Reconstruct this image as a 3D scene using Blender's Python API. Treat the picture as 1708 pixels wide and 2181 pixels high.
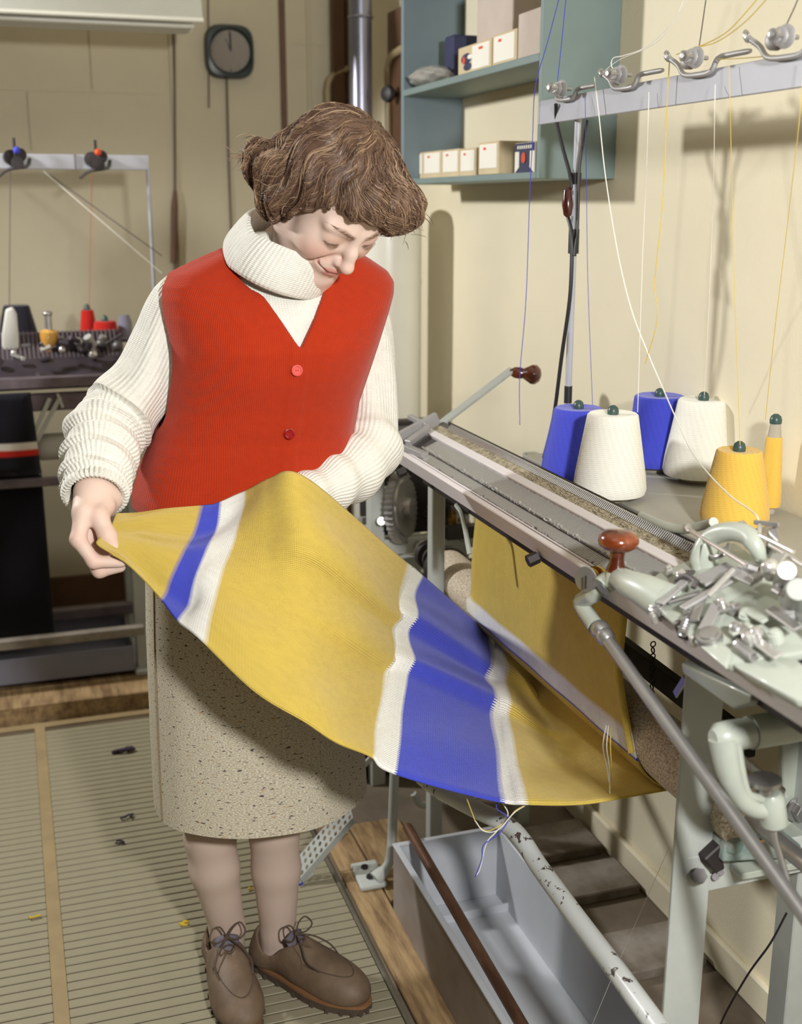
import bpy, bmesh, math, random
import numpy as np
from mathutils import Vector, Matrix, Quaternion
random.seed(7)
rng = np.random.default_rng(7)
S = bpy.context.scene
for _o in list(bpy.data.objects): bpy.data.objects.remove(_o)
COL = S.collection

# ------------------------------------------------------------------ camera
FPX, CX, CY, CAMH = 2500.0, 854.0, 1090.5, 1.43
TH = math.atan(660 / FPX)                                   # tilt down
YAW = math.atan(854 / (FPX * math.cos(TH) + 660 * math.sin(TH)))  # to the right of the side wall's run
FW = Vector((math.sin(YAW), math.cos(YAW), 0)); RT = Vector((math.cos(YAW), -math.sin(YAW), 0)); UPV = Vector((0, 0, 1))
DV = FW * math.cos(TH) - UPV * math.sin(TH); UV_ = UPV * math.cos(TH) + FW * math.sin(TH)
CAM = Vector((0, 0, CAMH))
cd = bpy.data.cameras.new('camera'); cam = bpy.data.objects.new('camera', cd); COL.objects.link(cam)
cam.matrix_world = Matrix(((RT.x, UV_.x, -DV.x, 0), (RT.y, UV_.y, -DV.y, 0), (RT.z, UV_.z, -DV.z, CAMH), (0, 0, 0, 1)))
cd.sensor_fit = 'HORIZONTAL'; cd.sensor_width = 36; cd.lens = FPX / 1708 * 36
cd.clip_start = 0.05; cd.clip_end = 60
cd.dof.use_dof = True; cd.dof.focus_distance = 1.93; cd.dof.aperture_fstop = 5.0
S.camera = cam

# ------------------------------------------------------------------ light and exposure
S.view_settings.view_transform = 'Standard'; S.view_settings.look = 'None'
S.view_settings.gamma = 1; S.view_settings.use_curve_mapping = False
S.view_settings.exposure = 0.0
wd = bpy.data.worlds.new('room_air'); S.world = wd; wd.use_nodes = True
wd.node_tree.nodes['Background'].inputs[0].default_value = (1.0, 0.93, 0.82, 1)
wd.node_tree.nodes['Background'].inputs[1].default_value = 0.30
def area_light(name, loc, target, size, power, col=(1, 1, 1)):
    l = bpy.data.lights.new(name, 'AREA'); l.energy = power; l.size = size; l.shape = 'DISK'; l.color = col
    o = bpy.data.objects.new(name, l); COL.objects.link(o); o.location = loc
    o.rotation_euler = (Vector(target) - Vector(loc)).to_track_quat('-Z', 'Y').to_euler()
    return o
area_light('flash_by_camera', (0.44, -0.28, 1.74), (0.55, 2.0, 1.05), 0.15, 47, (1.0, 0.99, 0.975))
area_light('flash_far_side', (-1.0, 3.35, 2.05), (0.9, 2.0, 1.1), 0.16, 46, (1.0, 0.99, 0.975))
area_light('overhead_fill', (-0.3, 0.6, 2.5), (-0.1, 1.2, 0), 1.2, 3, (1.0, 0.98, 0.95))  # weak overhead fill, added to lift the ambient level; no fixture hangs there

# ------------------------------------------------------------------ pixel -> world helpers (real planes of the room)
def ray(px, py): return DV + RT * ((px - CX) / FPX) - UV_ * ((py - CY) / FPX)
def onz(px, py, z): r = ray(px, py); return CAM + r * ((z - CAMH) / r.z)
def onx(px, py, x): r = ray(px, py); return CAM + r * (x / r.x)
def ony(px, py, y): r = ray(px, py); return CAM + r * (y / r.y)
def V(*a): return Vector(a)

# ------------------------------------------------------------------ materials
def lin(c):
    c = [v / 255 for v in c]
    return tuple(v / 12.92 if v <= .04045 else ((v + .055) / 1.055) ** 2.4 for v in c)
class NT:
    def __init__(s, m): s.t = m.node_tree; s.n = s.t.nodes
    def node(s, k, **kw):
        n = s.n.new(k)
        for a, b in kw.items():
            if a.startswith('i_'):
                key = a[2:]; n.inputs[int(key) if key.isdigit() else key].default_value = b
            else: setattr(n, a, b)
        return n
    def l(s, a, b): s.t.links.new(a, b)
MATS = {}
def mat(name, rgb, rough=.6, metal=0.0, var=.12, vscale=6.0, bump=0.0, bscale=80.0, rgb2=None, detail=4.0, aniso=None, spec=.5, sheen=0.0, coat=0.0):
    """plain painted / metal / wood-like surface: two tones mixed by noise, with fine relief"""
    m = bpy.data.materials.new(name); m.use_nodes = True; N = NT(m); b = N.n['Principled BSDF']
    c = lin(rgb); c2 = lin(rgb2) if rgb2 else tuple(v * (1 - var) for v in c)
    tc = N.node('ShaderNodeTexCoord'); mp = N.node('ShaderNodeMapping'); N.l(tc.outputs['Object'], mp.inputs[0])
    if aniso: mp.inputs['Scale'].default_value = aniso
    nz = N.node('ShaderNodeTexNoise', i_Scale=vscale, i_Detail=detail, i_Roughness=.6); N.l(mp.outputs[0], nz.inputs['Vector'])
    rp = N.node('ShaderNodeValToRGB'); rp.color_ramp.elements[0].position = .38; rp.color_ramp.elements[1].position = .64
    rp.color_ramp.elements[0].color = (*c, 1); rp.color_ramp.elements[1].color = (*c2, 1)
    N.l(nz.outputs[0], rp.inputs[0]); N.l(rp.outputs[0], b.inputs['Base Color'])
    b.inputs['Roughness'].default_value = rough; b.inputs['Metallic'].default_value = metal
    b.inputs['Specular IOR Level'].default_value = spec
    if sheen: b.inputs['Sheen Weight'].default_value = sheen
    if coat: b.inputs['Coat Weight'].default_value = coat; b.inputs['Coat Roughness'].default_value = .08
    if bump:
        n2 = N.node('ShaderNodeTexNoise', i_Scale=bscale, i_Detail=3.0); N.l(mp.outputs[0], n2.inputs['Vector'])
        bp = N.node('ShaderNodeBump', i_Strength=bump, i_Distance=.004); N.l(n2.outputs[0], bp.inputs['Height']); N.l(bp.outputs[0], b.inputs['Normal'])
    MATS[name] = m
    return m
def knit(name, rgb, rib=0.006, row=0.0022, depth=1.0, stripes=None, rgb2=None, rough=.95, dist=.0016, ribpow=1.0):
    """knitted cloth on a UV map in metres (u across the wales, v along them); stripes = [(v0, rgb), ...]"""
    m = bpy.data.materials.new(name); m.use_nodes = True; N = NT(m); b = N.n['Principled BSDF']
    uv = N.node('ShaderNodeUVMap'); sp = N.node('ShaderNodeSeparateXYZ'); N.l(uv.outputs[0], sp.inputs[0])
    def sine(src, per):
        a = N.node('ShaderNodeMath', operation='MULTIPLY', i_1=2 * math.pi / per); N.l(src, a.inputs[0])
        s_ = N.node('ShaderNodeMath', operation='SINE'); N.l(a.outputs[0], s_.inputs[0])
        return s_.outputs[0]
    nz = N.node('ShaderNodeTexNoise', i_Scale=260.0, i_Detail=2.0); N.l(uv.outputs[0], nz.inputs['Vector'])
    su = sine(sp.outputs[0], rib); sv = sine(sp.outputs[1], row)
    m1 = N.node('ShaderNodeMath', operation='MULTIPLY_ADD', i_1=.35); N.l(sv, m1.inputs[0]); N.l(su, m1.inputs[2])
    m2 = N.node('ShaderNodeMath', operation='MULTIPLY_ADD', i_1=1.2); N.l(nz.outputs[0], m2.inputs[0]); N.l(m1.outputs[0], m2.inputs[2])
    bp = N.node('ShaderNodeBump', i_Strength=depth, i_Distance=dist); N.l(m2.outputs[0], bp.inputs['Height']); N.l(bp.outputs[0], b.inputs['Normal'])
    nb = N.node('ShaderNodeTexNoise', i_Scale=55.0, i_Detail=4.0); N.l(uv.outputs[0], nb.inputs['Vector'])
    if stripes:
        rp = N.node('ShaderNodeValToRGB'); rp.color_ramp.interpolation = 'CONSTANT'
        vm = max(s[0] for s in stripes) * 1.25 + .1
        # the courses waver by a stitch
        w = N.node('ShaderNodeMath', operation='MULTIPLY_ADD', i_1=.0022, i_2=0.0); N.l(su, w.inputs[0]); N.l(sp.outputs[1], w.inputs[2])
        dv = N.node('ShaderNodeMath', operation='DIVIDE', i_1=vm); N.l(w.outputs[0], dv.inputs[0]); N.l(dv.outputs[0], rp.inputs[0])
        el = rp.color_ramp.elements; el.remove(el[1])
        el[0].position = stripes[0][0] / vm; el[0].color = (*lin(stripes[0][1]), 1)
        for v0, c in stripes[1:]:
            e = el.new(v0 / vm); e.color = (*lin(c), 1)
        base = rp.outputs[0]
    else:
        rg = N.node('ShaderNodeRGB'); rg.outputs[0].default_value = (*lin(rgb), 1); base = rg.outputs[0]
    mx = N.node('ShaderNodeMix', data_type='RGBA', blend_type='MULTIPLY'); mx.inputs[0].default_value = .35
    N.l(base, mx.inputs['A']); r2 = N.node('ShaderNodeValToRGB'); r2.color_ramp.elements[0].color = (.6, .6, .6, 1); r2.color_ramp.elements[1].position = .62
    N.l(nb.outputs[0], r2.inputs[0]); N.l(r2.outputs[0], mx.inputs['B']); N.l(mx.outputs['Result'], b.inputs['Base Color'])
    b.inputs['Roughness'].default_value = rough; b.inputs['Specular IOR Level'].default_value = .2
    b.inputs['Sheen Weight'].default_value = .15; b.inputs['Sheen Roughness'].default_value = .5
    MATS[name] = m
    return m

# ------------------------------------------------------------------ mesh builder
def basis(ax, up=None):
    z = Vector(ax).normalized(); u = Vector(up) if up is not None else (Vector((0, 0, 1)) if abs(z.z) < .93 else Vector((0, 1, 0)))
    x = u.cross(z)
    if x.length < 1e-6: x = Vector((1, 0, 0)).cross(z)
    x.normalize(); return x, z.cross(x), z
class MB:
    def __init__(s): s.v = []; s.f = []; s.uv = None
    def add(s, vs, fs):
        o = len(s.v); s.v += [Vector(p) for p in vs]; s.f += [tuple(i + o for i in f) for f in fs]; return s
    def box(s, c, d, rz=0, R=None):
        c = Vector(c); R = R or Matrix.Rotation(rz, 3, 'Z')
        vs = [c + R @ Vector((sx * d[0] / 2, sy * d[1] / 2, sz * d[2] / 2)) for sx in (-1, 1) for sy in (-1, 1) for sz in (-1, 1)]
        return s.add(vs, [(0, 1, 3, 2), (4, 6, 7, 5), (0, 4, 5, 1), (2, 3, 7, 6), (0, 2, 6, 4), (1, 5, 7, 3)])
    def span(s, a, b):
        a = Vector(a); b = Vector(b); return s.box((a + b) / 2, [abs(b[i] - a[i]) for i in range(3)])
    def bar(s, a, b, w, h, up=None):
        a = Vector(a); b = Vector(b); x, y, z = basis(b - a, up)
        vs = [p + x * (sx * w / 2) + y * (sy * h / 2) for p in (a, b) for sx, sy in ((-1, -1), (1, -1), (1, 1), (-1, 1))]
        return s.add(vs, [(3, 2, 1, 0), (4, 5, 6, 7)] + [(i, (i + 1) % 4, 4 + (i + 1) % 4, 4 + i) for i in range(4)])
    def tube(s, pts, r, n=10, cap=True):
        pts = [Vector(p) for p in pts]; m = len(pts); rs = r if hasattr(r, '__len__') else [r] * m
        o = []; x = None
        for i, p in enumerate(pts):
            t = (pts[min(i + 1, m - 1)] - pts[max(i - 1, 0)])
            if t.length < 1e-9: t = Vector((0, 0, 1))
            t.normalize()
            if x is None: x = basis(t)[0]
            x = x - t * x.dot(t)
            x = x.normalized() if x.length > 1e-6 else basis(t)[0]
            y = t.cross(x)
            o += [p + (x * math.cos(2 * math.pi * k / n) + y * math.sin(2 * math.pi * k / n)) * rs[i] for k in range(n)]
        f = [(i * n + k, i * n + (k + 1) % n, (i + 1) * n + (k + 1) % n, (i + 1) * n + k) for i in range(m - 1) for k in range(n)]
        if cap: f += [tuple(range(n - 1, -1, -1)), tuple((m - 1) * n + k for k in range(n))]
        return s.add(o, f)
    def cyl(s, a, b, r0, r1=None, n=20): return s.tube([a, b], [r0, r0 if r1 is None else r1], n)
    def lathe(s, prof, org, ax=(0, 0, 1), n=24, cap=True):
        org = Vector(org); x, y, z = basis(ax); vs = []
        for r, h in prof: vs += [org + z * h + (x * math.cos(2 * math.pi * k / n) + y * math.sin(2 * math.pi * k / n)) * r for k in range(n)]
        m = len(prof); f = [(i * n + k, i * n + (k + 1) % n, (i + 1) * n + (k + 1) % n, (i + 1) * n + k) for i in range(m - 1) for k in range(n)]
        if cap: f += [tuple(range(n - 1, -1, -1)), tuple((m - 1) * n + k for k in range(n))]
        return s.add(vs, f)
    def prism(s, poly, d):
        d = Vector(d); n = len(poly); p = [Vector(q) for q in poly]
        return s.add(p + [q + d for q in p], [tuple(range(n - 1, -1, -1)), tuple(range(n, 2 * n))] + [(i, (i + 1) % n, n + (i + 1) % n, n + i) for i in range(n)])
    def ell(s, c, r, n=14, R=None):
        c = Vector(c); R = R or Matrix.Identity(3); vs = []; m = n // 2 + 1
        for i in range(m + 1):
            a = math.pi * i / m
            for k in range(n):
                b = 2 * math.pi * k / n
                vs.append(c + R @ Vector((r[0] * math.sin(a) * math.cos(b), r[1] * math.sin(a) * math.sin(b), r[2] * math.cos(a))))
        return s.add(vs, [(i * n + k, (i + 1) * n + k, (i + 1) * n + (k + 1) % n, i * n + (k + 1) % n) for i in range(m) for k in range(n)])
    def torus(s, c, ax, R, r, n=24, k=8):
        c = Vector(c); x, y, z = basis(ax); vs = []
        for i in range(n):
            a = 2 * math.pi * i / n; d = x * math.cos(a) + y * math.sin(a)
            vs += [c + d * (R + r * math.cos(2 * math.pi * j / k)) + z * (r * math.sin(2 * math.pi * j / k)) for j in range(k)]
        return s.add(vs, [(i * k + j, ((i + 1) % n) * k + j, ((i + 1) % n) * k + (j + 1) % k, i * k + (j + 1) % k) for i in range(n) for j in range(k)])
    def grid(s, P, uv=None, closed=False):
        """P[i][j] rows of points; uv(i,j)->(u,v) in metres"""
        m, n = len(P), len(P[0]); o = len(s.v)
        s.v += [Vector(p) for r in P for p in r]
        nn = n if closed else n - 1
        fs = [(o + i * n + j, o + i * n + (j + 1) % n, o + (i + 1) * n + (j + 1) % n, o + (i + 1) * n + j) for i in range(m - 1) for j in range(nn)]
        s.f += fs
        if uv is not None:
            if s.uv is None: s.uv = {}
            for i in range(m - 1):
                for j in range(nn):
                    s.uv[fs[i * nn + j]] = [uv(i, j), uv(i, j + 1), uv(i + 1, j + 1), uv(i + 1, j)]
        return s
    def build(s, name, m, parent=None, bevel=0.0, smooth=False, seg=1, sub=0, solid=0.0, fix=True):
        me = bpy.data.meshes.new(name); off = parent.matrix_world.translation.copy() if parent is not None else Vector((0, 0, 0))
        if parent is not None: off = world_loc(parent)
        c = Vector((0, 0, 0))
        if parent is None and s.v:      # a lone mesh gets its origin at its base
            lo = [min(p[i] for p in s.v) for i in range(3)]; hi = [max(p[i] for p in s.v) for i in range(3)]
            c = Vector(((lo[0] + hi[0]) / 2, (lo[1] + hi[1]) / 2, lo[2])); off = c
        me.from_pydata([p - off for p in s.v], [], s.f)
        if s.uv:
            ul = me.uv_layers.new(name='UVMap')
            for poly in me.polygons:
                q = s.uv.get(tuple(poly.vertices))
                if q:
                    for li, t in zip(poly.loop_indices, q): ul.data[li].uv = t
        if fix:
            bm = bmesh.new(); bm.from_mesh(me); bmesh.ops.recalc_face_normals(bm, faces=bm.faces); bm.to_mesh(me); bm.free()
        me.materials.append(MATS[m] if isinstance(m, str) else m)
        if smooth: me.polygons.foreach_set('use_smooth', [True] * len(me.polygons))
        o = bpy.data.objects.new(name, me); COL.objects.link(o)
        if parent is not None: o.parent = parent
        else: o.location = c
        if solid:
            md = o.modifiers.new('thick', 'SOLIDIFY'); md.thickness = solid; md.offset = 0
        if bevel:
            md = o.modifiers.new('bevel', 'BEVEL'); md.width = bevel; md.segments = seg; md.limit_method = 'ANGLE'; md.angle_limit = .6
            if smooth or seg > 1: me.polygons.foreach_set('use_smooth', [True] * len(me.polygons)); md.harden_normals = False
        if sub:
            md = o.modifiers.new('sub', 'SUBSURF'); md.levels = sub; md.render_levels = sub
        if smooth:
            try:
                me.set_sharp_from_angle(angle=math.radians(40))
            except Exception: pass
        return o
def world_loc(o):
    p = Vector(o.location)
    return p + world_loc(o.parent) if o.parent else p
def tag(o, label, cat, group=None, kind=None):
    o['label'] = label; o['category'] = cat
    if group: o['group'] = group
    if kind: o['kind'] = kind
    return o
def thing(name, loc, label, cat, group=None):
    e = bpy.data.objects.new(name, None); COL.objects.link(e); e.location = loc; e.empty_display_size = .05
    return tag(e, label, cat, group)
def struct(o): o['kind'] = 'structure'; return o
def bez(pts, n=8):
    """Catmull-Rom through the points"""
    P = [Vector(p) for p in pts]; P = [P[0] * 2 - P[1]] + P + [P[-1] * 2 - P[-2]]; out = []
    for i in range(1, len(P) - 2):
        for k in range(n):
            t = k / n; a, b, c, d = P[i - 1:i + 3]
            out.append(.5 * ((2 * b) + (c - a) * t + (2 * a - 5 * b + 4 * c - d) * t * t + (3 * b - a - 3 * c + d) * t ** 3))
    out.append(P[-2]); return out
# ------------------------------------------------------------------ palette
mat('cream_wall', (231, 222, 194), .75, var=.05, vscale=2.5, bump=.12, bscale=140)
mat('beige_wall', (200, 190, 164), .8, var=.07, vscale=2.0, bump=.15, bscale=90)
mat('ceiling_paint', (225, 220, 205), .85)
mat('concrete', (120, 108, 92), .9, var=.3, bump=.3)
mat('mat_rubber', (150, 143, 118), .62, var=.10, vscale=9, bump=.1, bscale=60)
mat('mat_groove', (96, 82, 60), .8, var=.2)
mat('mat_seam', (156, 136, 98), .7, var=.15, vscale=14)
mat('edge_metal', (150, 146, 132), .35, .6, var=.2, vscale=20)
mat('timber', (176, 148, 106), .7, var=.1, rgb2=(120, 94, 64), vscale=5, aniso=(9, 1.2, 9), bump=.2, bscale=40, detail=8)
mat('dark_timber', (92, 62, 40), .7, rgb2=(52, 34, 24), vscale=5, aniso=(9, 1.2, 9), bump=.2, bscale=40)
mat('grey_board', (150, 142, 132), .8, rgb2=(104, 92, 78), vscale=7)
mat('brown_paint', (104, 74, 50), .55, var=.25)
mat('teal_paint', (122, 140, 138), .5, var=.08, vscale=7)
mat('teal_dark', (120, 138, 146), .5, var=.08, vscale=7)
mat('stove_pipe', (150, 150, 165), .32, .75, var=.15, vscale=5)
mat('enamel_white', (232, 230, 218), .3, var=.04)
mat('lamp_white', (206, 208, 200), .4, var=.05)
mat('cardboard', (206, 188, 152), .8, var=.1, vscale=12)
mat('cardboard_grey', (196, 182, 170), .8, var=.08, vscale=12)
mat('label_paper', (236, 232, 220), .7, var=.04)
mat('print_navy', (44, 48, 84), .6, var=.1)
mat('print_orange', (214, 78, 36), .6, var=.05)
mat('clock_case', (34, 50, 50), .35, var=.2)
mat('clock_face', (190, 180, 168), .45, var=.05)
mat('black_rubber', (34, 32, 34), .5, var=.2)
mat('dark_cord', (116, 100, 84), .7)
mat('plastic_bag', (232, 228, 220), .14, var=.1, vscale=18, bump=.7, bscale=40); MATS['plastic_bag'].node_tree.nodes['Principled BSDF'].inputs['Transmission Weight'].default_value = .65; MATS['plastic_bag'].node_tree.nodes['Principled BSDF'].inputs['IOR'].default_value = 1.2

# ------------------------------------------------------------------ the room
WX, BY, LX, NY, CZ = 1.213, 4.3, -5.5, -5.5, 3.1
fl = struct(MB().span((LX, NY, -.06), (WX, BY, -.012)).build('floor', 'concrete'))
struct(MB().span((WX, NY, -.06), (WX + .1, BY + .1, CZ)).build('wall_right', 'cream_wall'))
struct(MB().span((LX - .1, BY, -.06), (WX, BY + .1, CZ)).build('wall_back', 'beige_wall'))
struct(MB().span((LX - .1, NY, -.06), (LX, BY, CZ)).build('wall_left', 'beige_wall'))
struct(MB().span((LX - .1, NY - .1, -.06), (WX + .1, NY, CZ)).build('wall_front', 'beige_wall'))
struct(MB().span((LX - .1, NY - .1, CZ), (WX + .1, BY + .1, CZ + .08)).build('ceiling', 'ceiling_paint'))
struct(MB().span((WX - .014, NY, -.012), (WX, BY, .055)).build('baseboard_right', 'cream_wall', bevel=.004))
struct(MB().span((LX, BY - .014, -.012), (WX - .014, BY, .10)).build('baseboard_back', 'brown_paint', bevel=.004))
# wall battens and the boxed corner
def vtrim(i, px, w, m='beige_wall', d=.008):
    p = ony(px, 300, BY); struct(MB().span((p.x - w / 2, BY - d, .1), (p.x + w / 2, BY, CZ)).build('trim_%d' % i, m, bevel=.002))
vtrim(1, 606, .022, 'brown_paint'); vtrim(2, 372, .010, 'beige_wall'); vtrim(3, 660, .012, 'beige_wall')
struct(MB().span((WX - .018, BY - .02, .1), (WX, BY, CZ)).build('trim_4', 'brown_paint', bevel=.003))
mat('beige_joint', (168, 156, 132), .8)
# faint board joints of the back wall
for i, (px, py0, py1) in enumerate([(188, 60, 190), (57, 195, 320)]):
    a = ony(px, py0, BY); b = ony(px, py1, BY)
    struct(MB().span((a.x - .002, BY - .002, b.z), (a.x + .002, BY, a.z)).build('trim_%d' % (5 + i), 'beige_joint'))
for i, (py, x0, x1) in enumerate([(190, 0, 345), (93, 620, 720)]):
    a = ony(x0, py, BY); b = ony(x1, py, BY)
    struct(MB().span((a.x, BY - .002, a.z - .0015), (b.x, BY, a.z + .0015)).build('trim_%d' % (7 + i), 'beige_wall'))

# ------------------------------------------------------------------ floor mat of slats
MX0, MXS, MX1, MY0, MY1 = -1.25, -.012, .583, .35, 3.235
fm = thing('floor_mat', (.0, 1.9, -.012), 'tan ribbed floor mat with dark grooves under the woman\'s shoes', 'mat')
MB().span((MX0, MY0, -.012), (MX1, MY1, -.0035)).build('backing', 'mat_groove', fm)
pitch, gap = .0262, .0036
def slat_mesh(x0, x1):
    me = MB(); me.span((x0, 0, -.0035), (x1, pitch - gap, 0)); o = me.build('slat', 'mat_rubber', fm, bevel=.0012); return o
n = int((MY1 - .03 - MY0) / pitch)
for (x0, x1) in ((MX0, MXS - .014), (MXS + .014, MX1 - .008)):
    first = slat_mesh(x0, x1); base = first.location.copy()
    for k in range(n):
        o = first if k == 0 else first.copy()
        if k: COL.objects.link(o); o.parent = fm
        o.location = base + V(0, MY0 + k * pitch, 0) - V(0, 0, 0)
MB().span((MXS - .014, MY0, -.0035), (MXS + .014, MY1 - .03, .0008)).build('seam_strip', 'mat_seam', fm, bevel=.0008)
MB().span((MX1 - .007, MY0, -.012), (MX1, MY1, .002)).build('edge_strip', 'edge_metal', fm, bevel=.001)
MB().span((MX0, MY1 - .03, -.0035), (MX1 - .007, MY1, .001)).build('far_border', 'mat_seam', fm, bevel=.001)
# timber sub-floor boards beside the mat
for k, (x0, x1, y0, y1, m, lab) in enumerate([
        (.596, .664, .2, 2.23, 'timber', 'stained timber board between the floor mat and the grey trough'),
        (.668, .79, 2.09, 2.42, 'timber', 'short scuffed timber board behind the grey trough'),
        (.596, .664, 2.235, 3.1, 'timber', 'timber board running back from the perforated treadle')]):
    tag(MB().span((x0, y0, -.012), (x1, y1, .0)).build('floor_board', m, bevel=.002), lab, 'board', 'loose floor boards')
for k, (y0, y1, lab) in enumerate([(1.96, 2.08, 'grey floor board below the wall, farthest of three behind the trough'), (2.13, 2.26, 'grey floor board in the shade behind the roller end'), (1.70, 1.83, 'grey floor board below the wall, nearest of three behind the trough')]):
    tag(MB().span((.992, y0, -.012), (1.19, y1, .012)).build('cross_board', 'grey_board', bevel=.003), lab, 'board', 'grey cross boards')
tag(MB().span((.925, .4, -.012), (.99, 2.24, .03)).build('brown_rail', 'dark_timber', bevel=.003), 'brown wooden rail on the floor between trough and wall', 'rail')
# scraps of lint on the mat
mat('scrap_yellow', (206, 176, 50), .9); mat('scrap_dark', (62, 50, 70), .9); mat('scrap_blue', (48, 52, 170), .9)
def scrap(px, py, s, m, lab, el=2.2):
    p = onz(px, py, .004); b = MB()
    pts = [p + V(random.uniform(-1, 1) * s * el, random.uniform(-1, 1) * s, random.uniform(0, .5) * s) for _ in range(7)]
    b.tube(bez(pts, 4), [s * .28 * (1 - .4 * math.cos(i)) for i in range(25)], 6)
    tag(b.build('lint_scrap', m, smooth=True), lab, 'lint', 'lint scraps on the mat')
scrap(400, 1966, .008, 'scrap_yellow', 'yellow fluff scrap on the mat left of the front shoe')
scrap(76, 1951, .006, 'scrap_yellow', 'small yellow fluff spot on the mat at far left')
scrap(265, 1600, .016, 'scrap_dark', 'dark lint tuft on the mat nearest the back edge')
scrap(273, 1740, .008, 'scrap_dark', 'dark lint tuft in the middle of the shadow')
scrap(255, 1794, .006, 'scrap_dark', 'small dark lint flake lowest in the shadow')
scrap(640, 1884, .004, 'scrap_blue', 'blue yarn bit on the mat by the treadle')
scrap(536, 1892, .004, 'scrap_yellow', 'yellow yarn bit between the woman\'s legs')

# ------------------------------------------------------------------ teal wall cabinet
CX0, CY0, CY1 = 1.043, 2.262, 3.14
cb = thing('wall_cabinet', (1.13, 2.7, 1.476), 'open teal wooden wall shelf hung on the cream wall', 'cabinet')
MB().span((CX0, CY0, 1.476), (WX, CY0 + .018, 2.22)).build('side_panel', 'teal_paint', cb, bevel=.0015)
MB().span((CX0, CY1, 1.476), (WX, CY1 + .018, 2.22)).build('side_panel', 'teal_dark', cb, bevel=.0015)
MB().span((CX0, CY0 + .018, 1.476), (WX, CY1, 1.490)).build('shelf', 'teal_paint', cb, bevel=.0015)
MB().span((CX0, CY0 + .018, 1.702), (WX, CY1, 1.718)).build('shelf', 'teal_paint', cb, bevel=.0015)
MB().span((CX0, CY0 + .018, 1.985), (WX, CY1, 2.0)).build('shelf', 'teal_paint', cb, bevel=.0015)
def yof(px, py, x): return onx(px, py, x).y
def carton(px0, px1, pyt, z0, xf, xd, lab, m='cardboard', label=True, logo=0, h=None, group='cartons on the wall shelf'):
    """px0 far / px1 near edges of its front face, which looks out of the cabinet"""
    y1 = yof(px0, pyt + 20, xf); y0 = yof(px1, pyt + 20, xf); z1 = h + z0 if h else onx((px0 + px1) / 2, pyt, xf).z
    t = thing('carton', ((xf + xd) / 2, (y0 + y1) / 2, z0), lab, 'box', group)
    MB().span((xf, y0, z0), (xd, y1, z1)).build('box_body', m, t, bevel=.002)
    L = y1 - y0; H = z1 - z0
    if label:
        a, b_ = (.08, .92) if not logo else (.05, .55)
        MB().span((xf - .0012, y0 + L * a, z0 + H * .2), (xf, y0 + L * b_, z0 + H * .93)).build('paper_label', 'label_paper', t)
        MB().span((xf - .0018, y0 + L * (b_ - .32), z0 + H * .76), (xf - .0012, y0 + L * (b_ - .2), z0 + H * .84)).build('printed_mark', 'print_orange', t)
    if logo:
        for q, (dy, dz, s_) in enumerate(((.74, .6, .17), (.70, .34, .13), (.66, .62, .10))):
            MB().ell((xf, y0 + L * dy, z0 + H * dz), (.0016, L * s_, H * s_), 12).build('printed_logo', ('print_navy', 'print_navy', 'label_paper')[q], t, smooth=True)
        MB().cyl((xf - .0022, y0 + L * .80, z0 + H * .56), (xf, y0 + L * .80, z0 + H * .56), H * .12, n=16).build('printed_dot', 'print_orange', t)
    return t
# lower shelf
for args in [(872, 900, 326, 'carton with a dark emblem on the lower shelf beside the hair', 1), (901, 940, 322, 'small labelled carton, second from the hair on lower shelf', 0),
             (941, 978, 318, 'small labelled carton, third from the hair on lower shelf', 0), (979, 1014, 316, 'small labelled carton beside the tall one on lower shelf', 0)]:
    carton(args[0], args[1], args[2], 1.4905, 1.09, 1.19, args[3], logo=args[4])
carton(1019, 1062, 302, 1.4905, 1.066, 1.195, 'tallest labelled carton standing on the lower shelf')
# navy printed box
y1 = yof(1096, 330, 1.10); y0 = yof(1139, 330, 1.10)
t = thing('printed_box', (1.14, (y0 + y1) / 2, 1.4905), 'navy and white printed box with an orange disc on lower shelf', 'box')
MB().span((1.10, y0, 1.4905), (1.19, y1, 1.556)).build('box_body', 'label_paper', t, bevel=.0015)
xf = 1.10; L = y1 - y0
MB().span((xf - .001, y0 + .002, 1.538), (xf, y1 - .002, 1.555)).build('printed_band', 'print_navy', t)
MB().span((xf - .001, y0 + L * .25, 1.506), (xf, y0 + L * .75, 1.538)).build('printed_band', 'print_navy', t)
MB().prism([(xf - .001, y0 + .004, 1.492), (xf - .001, y1 - .004, 1.492), (xf - .001, y1 - .03, 1.506), (xf - .001, y0 + .03, 1.506)], (.001, 0, 0)).build('printed_band', 'print_navy', t)
MB().cyl((xf - .003, (y0 + y1) / 2, 1.524), (xf, (y0 + y1) / 2, 1.524), .0115, n=20).build('printed_disc', 'print_orange', t)
for k in range(7): MB().span((xf - .0018, y0 + L * (.14 + .105 * k), 1.543), (xf - .001, y0 + L * (.20 + .105 * k), 1.550)).build('printed_letter', 'label_paper', t)
# upper shelf
carton(976, 1046, 92, 1.7185, 1.085, 1.19, 'carton with red and navy emblem on the upper shelf', logo=1)
carton(1049, 1100, 68, 1.7185, 1.085, 1.19, 'labelled carton right of the emblem carton, upper shelf')
carton(1016, 1092, 10, 1.79, 1.12, 1.20, 'big plain carton stacked on top at the upper shelf', 'cardboard_grey', False, h=.13)
carton(1104, 1152, 22, 1.7185, 1.085, 1.19, 'pinkish plain carton against the near panel, upper shelf', 'cardboard_grey', False)
y1 = yof(940, 80, 1.15); y0 = yof(985, 80, 1.15)
tag(MB().span((1.12, y0 - .01, 1.7185), (1.205, y0 + .05, 1.84)).build('dark_folder', 'print_navy', bevel=.004), 'dark navy box file standing at back of upper shelf', 'folder')
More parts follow.
